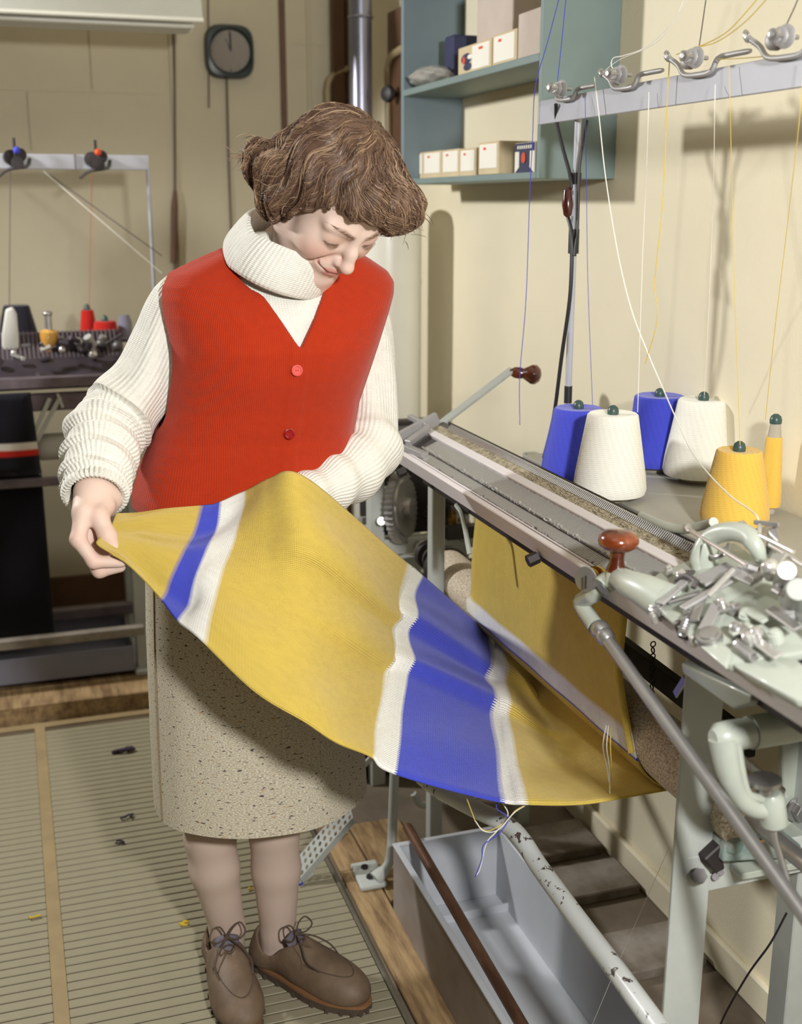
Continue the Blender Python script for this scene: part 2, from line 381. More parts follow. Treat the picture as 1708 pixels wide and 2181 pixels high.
# plastic bag bundle
b = MB(); cpt = onx(918, 160, 1.09); cpt.z = 1.7185
P = []
for i in range(13):
    a = math.pi * i / 12; row = []
    for k in range(28):
        q = 2 * math.pi * k / 28; w = 1 + .13 * math.sin(5 * q + 2 * i) * math.sin(a) + .08 * math.sin(9 * q - i * 1.7)
        row.append((cpt.x + .052 * math.sin(a) * math.cos(q) * w, cpt.y + .10 * math.sin(a) * math.sin(q) * w, cpt.z + .026 - .026 * math.cos(a) * (1 + .1 * math.sin(3 * q + i))))
    P.append(row)
tag(b.grid(P, closed=True).build('plastic_bag', 'plastic_bag', smooth=True, sub=1), 'crumpled clear plastic bag lying at far end of upper shelf', 'bag')

# ------------------------------------------------------------------ corner: stove pipe, bends, tank
p = onx(769, 200, 1.10); b = MB(); r = 24 / FPX * (p - CAM).dot(DV)
t = thing('flue_pipe', (p.x, p.y, 1.44), 'shiny grey vertical flue pipe above the woman\'s head', 'pipe')
b.cyl((p.x, p.y, 1.44), (p.x, p.y, CZ), r, n=28).build('pipe_body', 'stove_pipe', t, smooth=True)
MB().torus((p.x, p.y, 1.98), (0, 0, 1), r, .005).build('joint_ring', 'stove_pipe', t, smooth=True)
# heater tank below it
tp = onx(842, 600, 1.075)
t = thing('heater_tank', (1.07, tp.y, 0), 'white enamelled heater tank standing in the corner behind the woman', 'tank')
e1 = ony(893, 600, tp.y).x; e0 = ony(752, 600, tp.y).x; rad = (e1 - e0) / 2; cxn = min((e0 + e1) / 2, WX - rad - .003)
MB().lathe([(rad * .9, .05), (rad, .07), (rad, 1.39), (rad * .985, 1.412), (rad * .9, 1.43), (rad * .3, 1.435)], (cxn, tp.y, 0), n=48).build('tank_body', 'enamel_white', t, smooth=True)
MB().lathe([(rad * 1.012, 0), (rad * 1.012, .012)], (cxn, tp.y, 1.2), n=48).build('tank_band', 'enamel_white', t, smooth=True)
for a in range(3): MB().cyl((cxn + rad * .7 * math.cos(a * 2.1), tp.y + rad * .7 * math.sin(a * 2.1), -.012), (cxn + rad * .7 * math.cos(a * 2.1), tp.y + rad * .7 * math.sin(a * 2.1), .052), .015).build('foot', 'black_rubber', t)
# bent pipes
mat('pipe_paint', (168, 150, 116), .5, var=.15); mat('pipe_brown', (110, 80, 58), .5, var=.2)
b = MB(); yb_ = BY - .05
b.tube(bez([ony(699, 420, yb_), ony(699, 250, yb_), ony(697, 190, yb_), ony(707, 163, yb_), ony(738, 147, yb_), ony(752, 146, yb_)], 6), .011, 12)
tag(b.build('bent_pipe', 'pipe_paint', smooth=True), 'brown bent pipe curving in to the left of the flue', 'pipe')
b = MB(); x = 1.185
t = thing('valve_pipe', onx(828, 240, x), 'beige bent pipe with a dark valve knob right of the flue', 'pipe')
b.tube(bez([onx(828, 420, x), onx(828, 250, x), onx(826, 165, x), onx(832, 125, x), onx(850, 108, x), onx(868, 100, x)], 8), .012, 12).build('pipe_body', 'pipe_paint', t, smooth=True)
k = onx(829, 200, 1.165)
MB().lathe([(.006, -.03), (.012, -.012), (.022, -.006), (.026, .004), (.022, .016), (.008, .02)], k, (-1, -.5, 0)).build('valve_knob', 'black_rubber', t, smooth=True)
MB().ell(k + V(-.004, -.012, .001), (.01, .01, .01)).build('knob_cap', 'stove_pipe', t, smooth=True)
b = MB(); a = onx(862, 110, WX - .012); c = onx(830, 28, WX - .012)
tag(MB().span((WX - .02, a.y, a.z), (WX, c.y, c.z)).build('wall_hatch', 'brown_paint', bevel=.002), 'dark brown square hatch on the wall above the valve pipe', 'hatch')
tag(MB().span((WX - .02, onx(868, 300, WX).y, .9), (WX, onx(845, 300, WX).y, 1.88)).build('wall_batten', 'brown_paint', bevel=.002), 'brown upright batten on the wall beside the teal shelf', 'batten')
tag(MB().span((WX - .062, BY - .06, .9), (WX - .020, BY - .021, CZ)).build('wall_batten', 'brown_paint', bevel=.002), 'dark brown upright post in the corner left of the flue', 'batten')

# ------------------------------------------------------------------ clock
c = ony(486, 112, BY); hw = 52 / FPX * (c - CAM).dot(DV)
t = thing('wall_clock', (c.x, BY - .002, c.z - hw), 'dark green square wall clock with rounded corners', 'clock')
def squircle(r, y, n=40, p=3.6):
    return [(c.x + r * math.copysign(abs(math.cos(2 * math.pi * k / n)) ** (2 / p), math.cos(2 * math.pi * k / n)), y, c.z + r * 1.04 * math.copysign(abs(math.sin(2 * math.pi * k / n)) ** (2 / p), math.sin(2 * math.pi * k / n))) for k in range(n)]
b = MB(); b.grid([squircle(hw, BY), squircle(hw, BY - .03), squircle(hw * .93, BY - .045), squircle(hw * .84, BY - .047, p=2.4), squircle(hw * .8, BY - .038, p=2), squircle(hw * .02, BY - .036, p=2)], closed=True)
b.build('clock_case', 'clock_case', t, smooth=True)
MB().cyl((c.x, BY - .036, c.z), (c.x, BY - .039, c.z), hw * .8, n=40).build('clock_dial', 'clock_face', t)
for k in range(12):
    a = k * math.pi / 6
    MB().bar((c.x + hw * .66 * math.sin(a), BY - .0395, c.z + hw * .66 * math.cos(a)), (c.x + hw * .74 * math.sin(a), BY - .0395, c.z + hw * .74 * math.cos(a)), .0035, .001).build('hour_mark', 'clock_case', t)
for ang, ln, w in ((-22, .5, .008), (0, .68, .006)):
    a = math.radians(ang)
    MB().bar((c.x, BY - .041, c.z), (c.x + hw * ln * math.sin(a), BY - .041, c.z + hw * ln * math.cos(a)), w, .0015).build('clock_hand', 'black_rubber', t)
# domed glass
mg = bpy.data.materials.new('clock_glass'); mg.use_nodes = True; bb = mg.node_tree.nodes['Principled BSDF']
bb.inputs['Transmission Weight'].default_value = 1; bb.inputs['Roughness'].default_value = .02; bb.inputs['IOR'].default_value = 1.3; MATS['clock_glass'] = mg
b = MB(); P = []
for i in range(9):
    rr = hw * .81 * math.cos(i / 8 * math.pi / 2); P.append([(c.x + max(rr, .0005) * math.cos(2 * math.pi * k / 36), BY - .041 - .022 * math.sin(i / 8 * math.pi / 2), c.z + max(rr, .0005) * math.sin(2 * math.pi * k / 36)) for k in range(36)])
b.grid(P, closed=True).build('dome_glass', 'clock_glass', t, smooth=True)
b = MB(); b.tube(bez([ony(483, 168, BY - .01), ony(486, 300, BY - .006), ony(489, 400, BY - .006), ony(496, 620, BY - .006), ony(500, 900, BY - .006)], 6), .004, 8)
b.build('power_cord', 'dark_cord', t, smooth=True)
b = MB(); b.tube([ony(370, -40, BY - .008), ony(373, 360, BY - .008), ony(372, 700, BY - .008)], .0045, 8)
t2 = thing('wall_cable', ony(372, 700, BY - .008), 'dark cable running straight down the beige wall', 'cable')
b.build('cable_run', 'dark_cord', t2, smooth=True)
MB().tube([ony(373, 405, BY - .012), ony(372, 440, BY - .012), ony(370, 560, BY - .012)], [.006, .012, .012], 8).build('cable_cover', 'pipe_brown', t2, smooth=True)
tag(MB().tube([ony(443, -20, BY - .006), ony(445, 230, BY - .006)], .0028, 8).build('thin_wire', 'dark_cord', smooth=True), 'thin wire hanging behind the wall clock', 'wire')

# ------------------------------------------------------------------ hanging lamp
yl = 3.55; e = ony(433, 48, yl); ztop = e.z + .20
t = thing('hanging_lamp', (e.x - .8, yl, e.z - .02), 'pale grey metal trough lamp hanging at the upper left', 'lamp')
x0 = e.x - 1.9
def lampsec(x): return [(x, yl, e.z), (x, yl, e.z + .004), (x, yl + .05, ztop - .03), (x, yl + .075, ztop), (x, yl + .15, ztop), (x, yl + .175, ztop - .03), (x, yl + .225, e.z + .004), (x, yl + .225, e.z), (x, yl + .21, e.z), (x, yl + .16, ztop - .04), (x, yl + .065, ztop - .04), (x, yl + .015, e.z)]
b = MB(); b.prism(lampsec(x0), (e.x - x0, 0, 0)); b.build('reflector', 'lamp_white', t, bevel=.003, seg=2)
MB().tube([(x0, yl, e.z + .006), (e.x, yl, e.z + .006)], .007, 10).build('rolled_rim', 'enamel_white', t, smooth=True)
e2 = ony(405, 68, yl + .12)
MB().span((x0, yl + .05, e2.z), (e2.x, yl + .18, e2.z + .05)).build('inner_trough', 'lamp_white', t, bevel=.004)
MB().tube([(x0, yl + .05, e2.z + .006), (e2.x, yl + .05, e2.z + .006)], .006, 10).build('rolled_rim', 'enamel_white', t, smooth=True)
for xx in (x0 + .4, e.x - .35): MB().cyl((xx, yl + .112, ztop), (xx, yl + .112, CZ), .006).build('hanger_rod', 'stove_pipe', t)
# ------------------------------------------------------------------ main knitting machine
mat('machine_paint', (178, 184, 172), .38, var=.08, vscale=14, coat=.2)
mat('machine_grey', (168, 172, 166), .45, var=.1, vscale=12)
mat('stand_paint', (186, 190, 184), .5, var=.12, vscale=8, bump=.05)
mat('steel', (176, 174, 172), .34, .75, var=.12, vscale=25)
mat('steel_dull', (170, 168, 167), .5, .35, var=.15, vscale=12, aniso=(1, .15, 1))
mat('steel_bright', (214, 212, 208), .25, .7, var=.06)
mat('steel_dark', (104, 100, 100), .45, .5, var=.3, vscale=30)
mat('iron_dark', (52, 46, 46), .55, .3, var=.3, vscale=20)
mat('rail_steel', (228, 222, 222), .45, .1, var=.12, vscale=10, aniso=(1, .15, 1))
mat('bed_steel', (82, 78, 78), .45, .4, var=.2, vscale=12)
mat('brass', (188, 146, 72), .3, 1.0, var=.2, vscale=20)
mat('lint_fuzz', (178, 168, 142), 1.0, rgb2=(142, 132, 110), vscale=60, bump=1.0, bscale=220)
mat('knob_wood', (134, 62, 26), .22, rgb2=(74, 30, 14), vscale=9, aniso=(1, 1, 4), coat=.8)
mat('table_grey', (172, 170, 158), .55, var=.1, vscale=4)
mat('sandpaper', (240, 228, 208), .9, rgb2=(180, 160, 134), vscale=300, bump=.8, bscale=300, detail=2)
mat('roller_wood', (206, 180, 138), .6, var=.15, vscale=10)
mat('bin_grey', (196, 200, 206), .5, rgb2=(184, 187, 192), vscale=3)
mat('bin_scuffed', (164, 156, 150), .6, rgb2=(134, 118, 104), vscale=3)
mat('rust_rod', (116, 84, 64), .45, .4, rgb2=(82, 54, 40), vscale=9, aniso=(4, 1, 4))
mat('soft_white', (200, 198, 190), .6)

BA, BB = V(.745, 0, .925), V(.865, 0, .975)
BT = (BB - BA); BL = BT.length; BT = BT.normalized(); BN = V(-BT.z, 0, BT.x)
Y_FAR, Y_NEAR = 2.33, .86
def bed(q, y, h=0.0):                       # q 0 front .. 1 back edge, h above the bed
    p = BA + BT * (q * BL) + BN * h; return V(p.x, y, p.z)
def bpx(px, py, h=0.0):                     # pixel onto the sloping bed plane
    r = ray(px, py); o = BA + BN * h; return CAM + r * ((o - CAM).dot(BN) / r.dot(BN))
def slab(b, q0, q1, h0, h1, y0=Y_NEAR, y1=Y_FAR):
    return b.prism([bed(q0, y0, h0), bed(q1, y0, h0), bed(q1, y0, h1), bed(q0, y0, h1)], (0, y1 - y0, 0))
km = thing('knitting_machine', (.86, 1.6, 0), 'hand-cranked steel flat-bed knitting machine on a grey stand', 'machine')
slab(MB(), -.005, .075, -.032, .004).build('front_rail', 'rail_steel', km, bevel=.0015)
slab(MB(), .075, .095, -.03, -.004).build('rail_groove', 'iron_dark', km)
slab(MB(), .095, .118, -.03, .002).build('guide_strip', 'rail_steel', km, bevel=.0008)
slab(MB(), .118, .60, -.03, -.0022).build('needle_bed', 'bed_steel', km)
slab(MB(), .60, .72, -.03, .006).build('cover_strip', 'rail_steel', km, bevel=.001)
slab(MB(), .72, .90, -.03, -.001).build('lint_channel', 'lint_fuzz', km)
slab(MB(), .90, 1.0, -.03, .000).build('comb_bar', 'steel_dark', km, bevel=.0008)
slab(MB(), 1.0, 1.035, -.03, .004, Y_NEAR, Y_FAR - .03).build('back_edge', 'iron_dark', km, bevel=.001)
# loose lint in the channel (uncountable)
b = MB()
for k in range(520):
    y = random.uniform(Y_NEAR + .2, Y_FAR - .06); q = random.gauss(.81, .05); q = min(max(q, .73), .89); r = random.uniform(.0008, .0022)
    p = bed(q, y, .0); b.ell(p, (r, r * random.uniform(1, 2.4), r * .5), 8)
o = b.build('lint_fluff', 'lint_fuzz', km, smooth=True); o['kind'] = 'stuff'
# needles: one bar each, sharing the mesh
NN = 230; y0n, y1n = 1.10, Y_FAR - .10; dy = (y1n - y0n) / NN
nb = MB(); p0, p1, p2 = bed(.13, 0, -.0005), bed(.335, 0, -.0005), bed(.595, 0, -.0005)
nb.prism([bed(.13, -.0014, -.0022), bed(.595, -.0014, -.0022), bed(.595, -.0014, .0012), bed(.13, -.0014, .0012)], (0, .0028, 0))
nb.prism([bed(.30, -.001, .0012), bed(.335, -.001, .0012), bed(.33, -.001, .0052), bed(.305, -.001, .0052)], (0, .002, 0))
first = nb.build('needle', 'steel_bright', km); fl0 = first.location.copy()
for k in range(NN):
    o = first if k == 0 else first.copy()
    if k: COL.objects.link(o); o.parent = km
    jit = random.choice((0, 0, 0, 0, .0012, -.0012, .003)) if k % 5 else 0
    o.location = fl0 + V(BT.x * jit, y0n + k * dy, BT.z * jit)
# dark butt rail and the row of latch hooks
slab(MB(), .285, .30, -.002, .0022, y0n, y1n).build('butt_strip', 'iron_dark', km)
hk = MB(); hk.tube([bed(.88, 0, .001), bed(.93, 0, .004), bed(.965, 0, .0065), bed(.985, 0, .005), bed(.975, 0, .003)], .0009, 4)
first = hk.build('needle_hook', 'steel_bright', km); fl0 = first.location.copy()
NH = 240
for k in range(NH):
    o = first if k == 0 else first.copy()
    if k: COL.objects.link(o); o.parent = km
    o.location = fl0 + V(0, 1.04 + k * (Y_FAR - .06 - 1.04) / NH, 0)
# back bed sloping the other way, and the under-frame
q = bed(1.035, 0, 0)
MB().prism([(q.x + .004, Y_NEAR, q.z - .012), (q.x + .02, Y_NEAR, q.z - .012), (q.x + .13, Y_NEAR, q.z - .085), (q.x + .114, Y_NEAR, q.z - .10)], (0, Y_FAR - Y_NEAR - .04, 0)).build('back_bed', 'steel_dark', km, bevel=.002)
MB().span((.80, Y_NEAR + .03, .855), (.845, Y_FAR - .05, .915)).build('under_beam', 'iron_dark', km, bevel=.003)
# far end plates
for (a, c, h, m) in (((868, 944), (912, 912), .012, 'steel_dull'), ((862, 952), (905, 970), .004, 'steel_dull')):
    MB().bar(bpx(*a, h), bpx(*c, h), .018, .012).build('end_plate', m, km, bevel=.0015)
MB().bar(bed(.02, Y_FAR + .004, .006), bed(.95, Y_FAR + .004, .010), .014, .03, BN).build('end_casting', 'steel_dull', km, bevel=.002)
MB().bar(bed(.69, Y_FAR + .10, .012), bed(.69, Y_FAR - .02, .012), .012, .012).build('end_bolt_bar', 'steel_dull', km, bevel=.002)
# hexagonal bolt heads under the front rail
for px, py in ((860, 968), (1140, 1195)):
    p = onx(px, py, .748); p.z = .895 if px > 1000 else .893
    MB().cyl((.752, p.y, p.z), (.735, p.y, p.z - .006), .010, n=6).build('hex_bolt', 'iron_dark', km)
# hinged catch hanging below the rail near the far end
ca = [onx(972, 1076, .78), onx(985, 1100, .78), onx(1000, 1180, .78)]
MB().tube(bez(ca, 5), [.005] * 11, 8).build('catch_arm', 'machine_paint', km, smooth=True)
# crank arm with the wooden knob at the far end
a, c = ony(893, 938, 2.36), ony(1092, 786, 2.36)
MB().bar(a, c, .006, .034, (0, 1, 0)).build('crank_arm', 'machine_grey', km, bevel=.001)
kx = (c - a).normalized(); kc = c + V(.0, -.01, -.006)
MB().lathe([(.006, -.01), (.012, 0), (.013, .012), (.011, .02), (.016, .028), (.0215, .038), (.0215, .047), (.014, .056), (.004, .059)], kc, (.85, -.5, -.08)).build('crank_knob', 'knob_wood', km, smooth=True)
# ------------------------------------------------------------------ stand
def leg(a, c, w, t, name='stand_leg', m='stand_paint'):
    a = Vector(a); c = Vector(c); b = MB()
    b.bar(a, c, w, t, (0, 1, 0)); return b.build(name, m, km, bevel=.002)
lt = onx(1482, 1470, .825); lb = onx(1432, 2170, .81)
d = (lb - lt) / (lb.z - lt.z); foot = lt + d * (0 - lt.z); foot.z = -.012; top = lt + d * (.90 - lt.z)
b = MB(); b.bar(foot, top, .006, .034, (1, 0, 0)); b.build('stand_leg', 'stand_paint', km, bevel=.001)
b = MB(); b.bar(foot + V(.020, .0, 0), top + V(.020, .0, 0), .044, .006, (0, 1, 0)); b.build('stand_leg_flange', 'stand_paint', km, bevel=.001)
ry = onx(1702, 1900, 1.06).y
b = MB(); b.bar((1.06, ry, -.012), (1.06, ry, .93), .045, .045); b.build('stand_leg', 'stand_paint', km, bevel=.002)
for xx, yy in ((.84, 2.30), (1.06, 2.30)):
    b = MB(); b.bar((xx, yy, -.012), (xx, yy, .90), .03, .03); b.build('stand_leg', 'stand_paint', km, bevel=.002)
MB().span((.845, 2.285, .53), (1.06, 2.315, .56)).build('stand_rail', 'stand_paint', km, bevel=.002)
# casting that bolts the bed to the near leg
cp = [onx(1448, 1410, .79), onx(1452, 1435, .79), onx(1560, 1512, .79), onx(1600, 1500, .79), onx(1600, 1480, .79)]
MB().prism(cp, (.05, 0, 0)).build('bed_bracket', 'machine_paint', km, bevel=.004, seg=2)
# cross plate along X low on the stand, with brackets and gear box
yp = lt.y - .01
a = ony(1455, 1905, yp); c = ony(1740, 1842, yp)
MB().span((a.x, yp - .004, a.z), (1.10, yp, a.z + .058)).build('cross_plate', 'stand_paint', km, bevel=.001)
g0 = ony(1500, 1832, yp - .02)
MB().prism([g0, ony(1535, 1800, yp - .02), ony(1545, 1852, yp - .02), ony(1525, 1862, yp - .02)], (0, .05, 0)).build('small_bracket', 'iron_dark', km, bevel=.002)
MB().cyl(ony(1490, 1865, yp - .03), ony(1490, 1865, yp - .001), .011, n=6).build('hex_bolt', 'steel_dark', km)
for px, py in ((1524, 1868), (1535, 1858), (1684, 1840)): MB().cyl(ony(px, py, yp - .012), ony(px, py, yp - .001), .005, n=10).build('small_bolt', 'steel_dark', km)
mat('gear_paint', (112, 134, 128), .5, rgb2=(170, 172, 164), vscale=22)
zb = ony(1600, 1832, yp).z
gb = MB(); gb.prism([ony(px, py, yp - .03) for px, py in ((1538, 1838), (1545, 1800), (1580, 1795), (1592, 1750), (1622, 1725), (1655, 1745), (1672, 1790), (1708, 1800), (1708, 1828))], (0, .09, 0)); gb.build('gear_housing', 'gear_paint', km, bevel=.004, seg=2)
MB().torus(ony(1622, 1772, yp - .032), (0, 1, 0), .0135, .0035).build('brass_ring', 'brass', km, smooth=True)
MB().cyl(ony(1622, 1772, yp - .034), ony(1622, 1772, yp), .009).build('shaft_end', 'gear_paint', km)
MB().lathe([(.016, 0), (.016, .006), (.012, .012), (.004, .015)], ony(1556, 1800, yp - .02), (0, -.3, 1)).build('oil_cap', 'gear_paint', km, smooth=True)
MB().span((ony(1550, 1834, yp).x, yp - .035, zb - .004), (1.10, yp + .08, zb + .006)).build('gear_shelf', 'machine_paint', km, bevel=.001)
# far side plate with the big nut
sp0 = ony(1672, 1600, yp + .05)
MB().prism([ony(1664, 1585, yp + .06), ony(1760, 1560, yp + .06), ony(1760, 1830, yp + .06), ony(1675, 1838, yp + .06)], (0, .01, 0)).build('side_plate', 'machine_paint', km, bevel=.002)
nc = ony(1699, 1722, yp + .055)
MB().lathe([(.020, 0), (.020, .004)], nc, (0, -1, 0)).build('washer', 'steel', km, smooth=True)
MB().cyl(nc + V(0, -.004, 0), nc + V(0, -.018, 0), .015, n=6).build('hex_nut', 'steel', km, bevel=.001)
# lever casting on its shaft, lower right
ys = 1.10
h0 = ony(1524, 1572, ys); h1 = ony(1600, 1560, ys); h2 = ony(1760, 1532, ys); rr = 33 / FPX * (h0 - CAM).dot(DV)
MB().lathe([(rr * .55, -.004), (rr * .95, .004), (rr * 1.02, .014), (rr, (h1 - h0).length * .8), (rr * 1.0, (h1 - h0).length)], h0, h1 - h0, n=28).build('lever_hub', 'machine_paint', km, smooth=True)
MB().cyl(h1 - (h1 - h0) * .02, h2, rr * 1.12, n=28).build('lever_shaft', 'machine_paint', km, smooth=True)
lv = [ony(1540, 1572, ys - .002), ony(1552, 1640, ys - .010), ony(1572, 1690, ys - .012), ony(1600, 1718, ys - .012), ony(1630, 1725, ys - .012)]
MB().tube(bez(lv, 6), [.0180 - .0055 * min(i / 12, 1) for i in range(25)], 14).build('lever_arm', 'machine_paint', km, smooth=True)
lv2 = [ony(1568, 1572, ys - .012), ony(1578, 1640, ys - .016), ony(1592, 1690, ys - .016), ony(1622, 1702, ys - .016)]
MB().tube(bez(lv2, 6), .006, 10).build('lever_rib', 'machine_paint', km, smooth=True)
ba, bb_ = ony(1640, 1688, ys - .014), ony(1650, 1758, ys - .014)
MB().lathe([(.012, 0), (.0165, .006), (.0165, (bb_ - ba).length - .004), (.013, (bb_ - ba).length)], ba, bb_ - ba, n=22).build('lever_boss', 'machine_paint', km, smooth=True)
MB().lathe([(.005, 0), (.011, .002), (.011, .010), (.02, .014), (.02, .02), (.006, .022)], ony(1628, 1690, ys - .012), (-.05, 0, 1), 20).build('pivot_cap', 'steel', km, smooth=True)
MB().tube([ony(1642, 1758, ys - .014), ony(1650, 1790, ys - .02), ony(1672, 1860, ys - .03), ony(1690, 1930, ys - .05)], [.007, .0042, .0045, .006], 10).build('lever_rod', 'steel', km, smooth=True)
MB().tube([ony(1560, 1600, ys + .08), ony(1665, 1685, ys + .08)], .006, 10).build('cross_rod', 'steel_dull', km, smooth=True)
# dark wooden beam and chain behind the hanging cloth
MB().bar(onx(1320, 1375, 1.02), onx(1600, 1590, 1.02), .02, .04).build('rear_beam', 'iron_dark', km, bevel=.002)
for k in range(9):
    p = onx(1391 - k * .4, 1372 + k * 13, 1.0)
    MB().torus(p, (1, 0, 0) if k % 2 else (0, 1, 0), .0048, .0012, 12, 6).build('chain_link', 'iron_dark', km, smooth=True)
MB().bar(onx(1460, 1445, .86), onx(1438, 1480, .86), .004, .012).build('spring_clip', 'steel', km, bevel=.001)

# ------------------------------------------------------------------ push rod with brass joint
pr = thing('push_rod', onx(1268, 1300, .735), 'long steel push rod slanting down from brass joint on carriage', 'rod')
r0 = onx(1262, 1318, .732); r1 = onx(1720, 1960, .77)
dr = (r1 - r0).normalized()
MB().cyl(r0 + dr * .03, r1 + dr * .25, .0088, n=18).build('rod_shaft', 'steel', pr, smooth=True)
MB().lathe([(.009, 0), (.0135, .006), (.0135, .014), (.0115, .018), (.0125, .022), (.0125, .028), (.009, .034)], r0 + dr * .012, dr, 18).build('rod_collar', 'steel', pr, smooth=True)
MB().tube(bez([onx(1268, 1334, .734), onx(1240, 1290, .735), onx(1246, 1276, .735), onx(1268, 1262, .735), onx(1277, 1240, .737), onx(1276, 1222, .737)], 6), [.012] * 8 + [.0125] * 10 + [.010] * 13, 14).build('elbow_casting', 'machine_paint', pr, smooth=True)
jc = onx(1268, 1226, .735)
for off, r_, m in ((-.006, .0175, 'steel'), (.0, .015, 'brass'), (.007, .017, 'brass')):
    MB().lathe([(r_ * .5, -.003), (r_, -.002), (r_, .002), (r_ * .5, .003)], jc + V(-.012 + off * 1.2, -.01, 0), (-1, -.5, .1), 22).build('joint_disc', m, pr, smooth=True)
MB().bar(jc + V(-.026, -.022, .009), jc + V(-.026, -.022, -.009), .0022, .002).build('screw_slot', 'iron_dark', pr)

# ------------------------------------------------------------------ carriage
cg = thing('carriage', bpx(1520, 1330, .0), 'pale green cast carriage full of cams and levers on the bed', 'carriage')
def plate(pts, h0, h1, name, m, bev=.003, seg=2):
    lo = [bpx(*p, h0) for p in pts]; return MB().prism(lo, BN * (h1 - h0)).build(name, m, cg, bevel=bev, seg=seg)
plate([(1372, 1262), (1408, 1236), (1500, 1196), (1570, 1170), (1708, 1268), (1760, 1400), (1560, 1432), (1546, 1430), (1402, 1300)], .006, .018, 'base_plate', 'machine_paint')
plate([(1395, 1300), (1420, 1288), (1560, 1390), (1550, 1432)], .016, .022, 'plate_edge', 'machine_paint')
plate([(1560, 1432), (1552, 1400), (1700, 1420), (1790, 1500), (1700, 1510)], .004, .016, 'rear_plate', 'machine_paint')
# handle arm and mushroom knob
kb = bpx(1312, 1216, .030)
MB().tube(bez([bpx(1420, 1285, .018), bpx(1380, 1262, .026), bpx(1345, 1246, .028), bpx(1318, 1232, .022), bpx(1292, 1240, .014), bpx(1280, 1250, .012)], 7), [.026 - .012 * min(1, i / 22) for i in range(36)], 16).build('handle_arm', 'machine_paint', cg, smooth=True)
MB().lathe([(.015, -.014), (.0145, 0), (.013, .006)], kb - V(0, 0, .006), (0, 0, 1), 22).build('handle_boss', 'machine_paint', cg, smooth=True)
zt = kb.z
MB().lathe([(.0135, .0), (.0135, .003), (.010, .012), (.0095, .022), (.011, .028), (.020, .0315), (.0258, .036), (.0272, .042), (.0262, .048), (.021, .0535), (.012, .0565), (.001, .057)], kb, (.02, -.02, 1), 30).build('handle_knob', 'knob_wood', cg, smooth=True)
# arch over the throat
MB().tube(bez([bpx(1488, 1218, .012), bpx(1492, 1180, .03), bpx(1512, 1146, .045), bpx(1552, 1132, .055), bpx(1592, 1140, .055), bpx(1612, 1168, .045), bpx(1622, 1200, .02)], 6), [.009, .010, .011] + [.0125] * 26 + [.011, .010, .010, .009, .009, .008, .008, .007], 14).build('arch_casting', 'machine_paint', cg, smooth=True)
MB().prism([bpx(1480, 1222, .014), bpx(1494, 1160, .05), bpx(1508, 1150, .05), bpx(1520, 1215, .014)], (0.02, .012, 0)).build('arch_web', 'machine_paint', cg, bevel=.004, seg=2)
MB().tube(bez([bpx(1366, 1098, .004), bpx(1410, 1118, .008), bpx(1455, 1128, .012), bpx(1500, 1118, .03), bpx(1520, 1112, .045)], 5), .0065, 10).build('brush_arm', 'machine_paint', cg, smooth=True)
# bright rods
for k, (a, c, h0, h1, r_) in enumerate([((1464, 1126), (1590, 1204), .05, .05, .0030), ((1582, 1122), (1690, 1176), .06, .055, .0026), ((1640, 1160), (1720, 1210), .05, .05, .0030), ((1508, 1270), (1562, 1214), .035, .045, .0042)]):
    MB().cyl(bpx(*a, h0), bpx(*c, h1), r_, n=10).build('guide_rod', 'steel_bright', cg, smooth=True)
for px, py, h in ((1464, 1126, .05), (1580, 1120, .06)):
    p = bpx(px, py, h); MB().lathe([(.002, -.004), (.0065, -.003), (.0065, .003), (.002, .004)], p, (.2, -1, .5), 14).build('rod_stop', 'steel', cg, smooth=True)
# yarn feeder post
MB().prism([bpx(1628, 1188, .03), bpx(1634, 1128, .055), bpx(1652, 1120, .058), bpx(1658, 1150, .05), bpx(1646, 1192, .03)], (.006, .004, 0)).build('feeder_post', 'steel', cg, bevel=.001)
MB().tube(bez([bpx(1612, 1196, .03), bpx(1616, 1150, .05), bpx(1618, 1118, .06)], 4), .0028, 8).build('feeder_tube', 'steel_bright', cg, smooth=True)
MB().bar(bpx(1606, 1112, .062), bpx(1660, 1118, .062), .004, .006).build('feeder_hook', 'steel', cg, bevel=.001)
# cam levers and springs on the plate
def lever(a, c, h, w, m='steel', t=.004, name='cam_lever'):
    MB().bar(bpx(*a, h), bpx(*c, h), w, t, BN).build(name, m, cg, bevel=.001)
for a, c, h, w, m in [((1404, 1286), (1472, 1226), .032, .014, 'steel_dull'), ((1422, 1282), (1492, 1262), .026, .008, 'steel'), ((1452, 1296), (1556, 1236), .034, .012, 'steel_dull'),
                      ((1478, 1322), (1500, 1262), .030, .012, 'steel'), ((1500, 1340), (1532, 1280), .030, .016, 'steel_dull'), ((1440, 1254), (1468, 1216), .028, .018, 'steel_dark'),
                      ((1490, 1240), (1560, 1206), .026, .03, 'steel_dull'), ((1528, 1300), (1578, 1290), .030, .012, 'steel'), ((1556, 1214), (1612, 1240), .04, .018, 'steel_dull'),
                      ((1600, 1232), (1648, 1212), .05, .014, 'steel'), ((1632, 1226), (1662, 1180), .055, .018, 'steel_bright'), ((1650, 1262), (1708, 1232), .05, .016, 'steel'),
                      ((1572, 1334), (1660, 1398), .026, .014, 'steel_bright'), ((1556, 1350), (1600, 1330), .026, .012, 'machine_paint'), ((1676, 1270), (1690, 1238), .055, .016, 'steel_bright'),
                      ((1640, 1296), (1700, 1340), .04, .012, 'steel'), ((1600, 1296), (1640, 1318), .03, .022, 'machine_paint')]:
    lever(a, c, h, w, m)
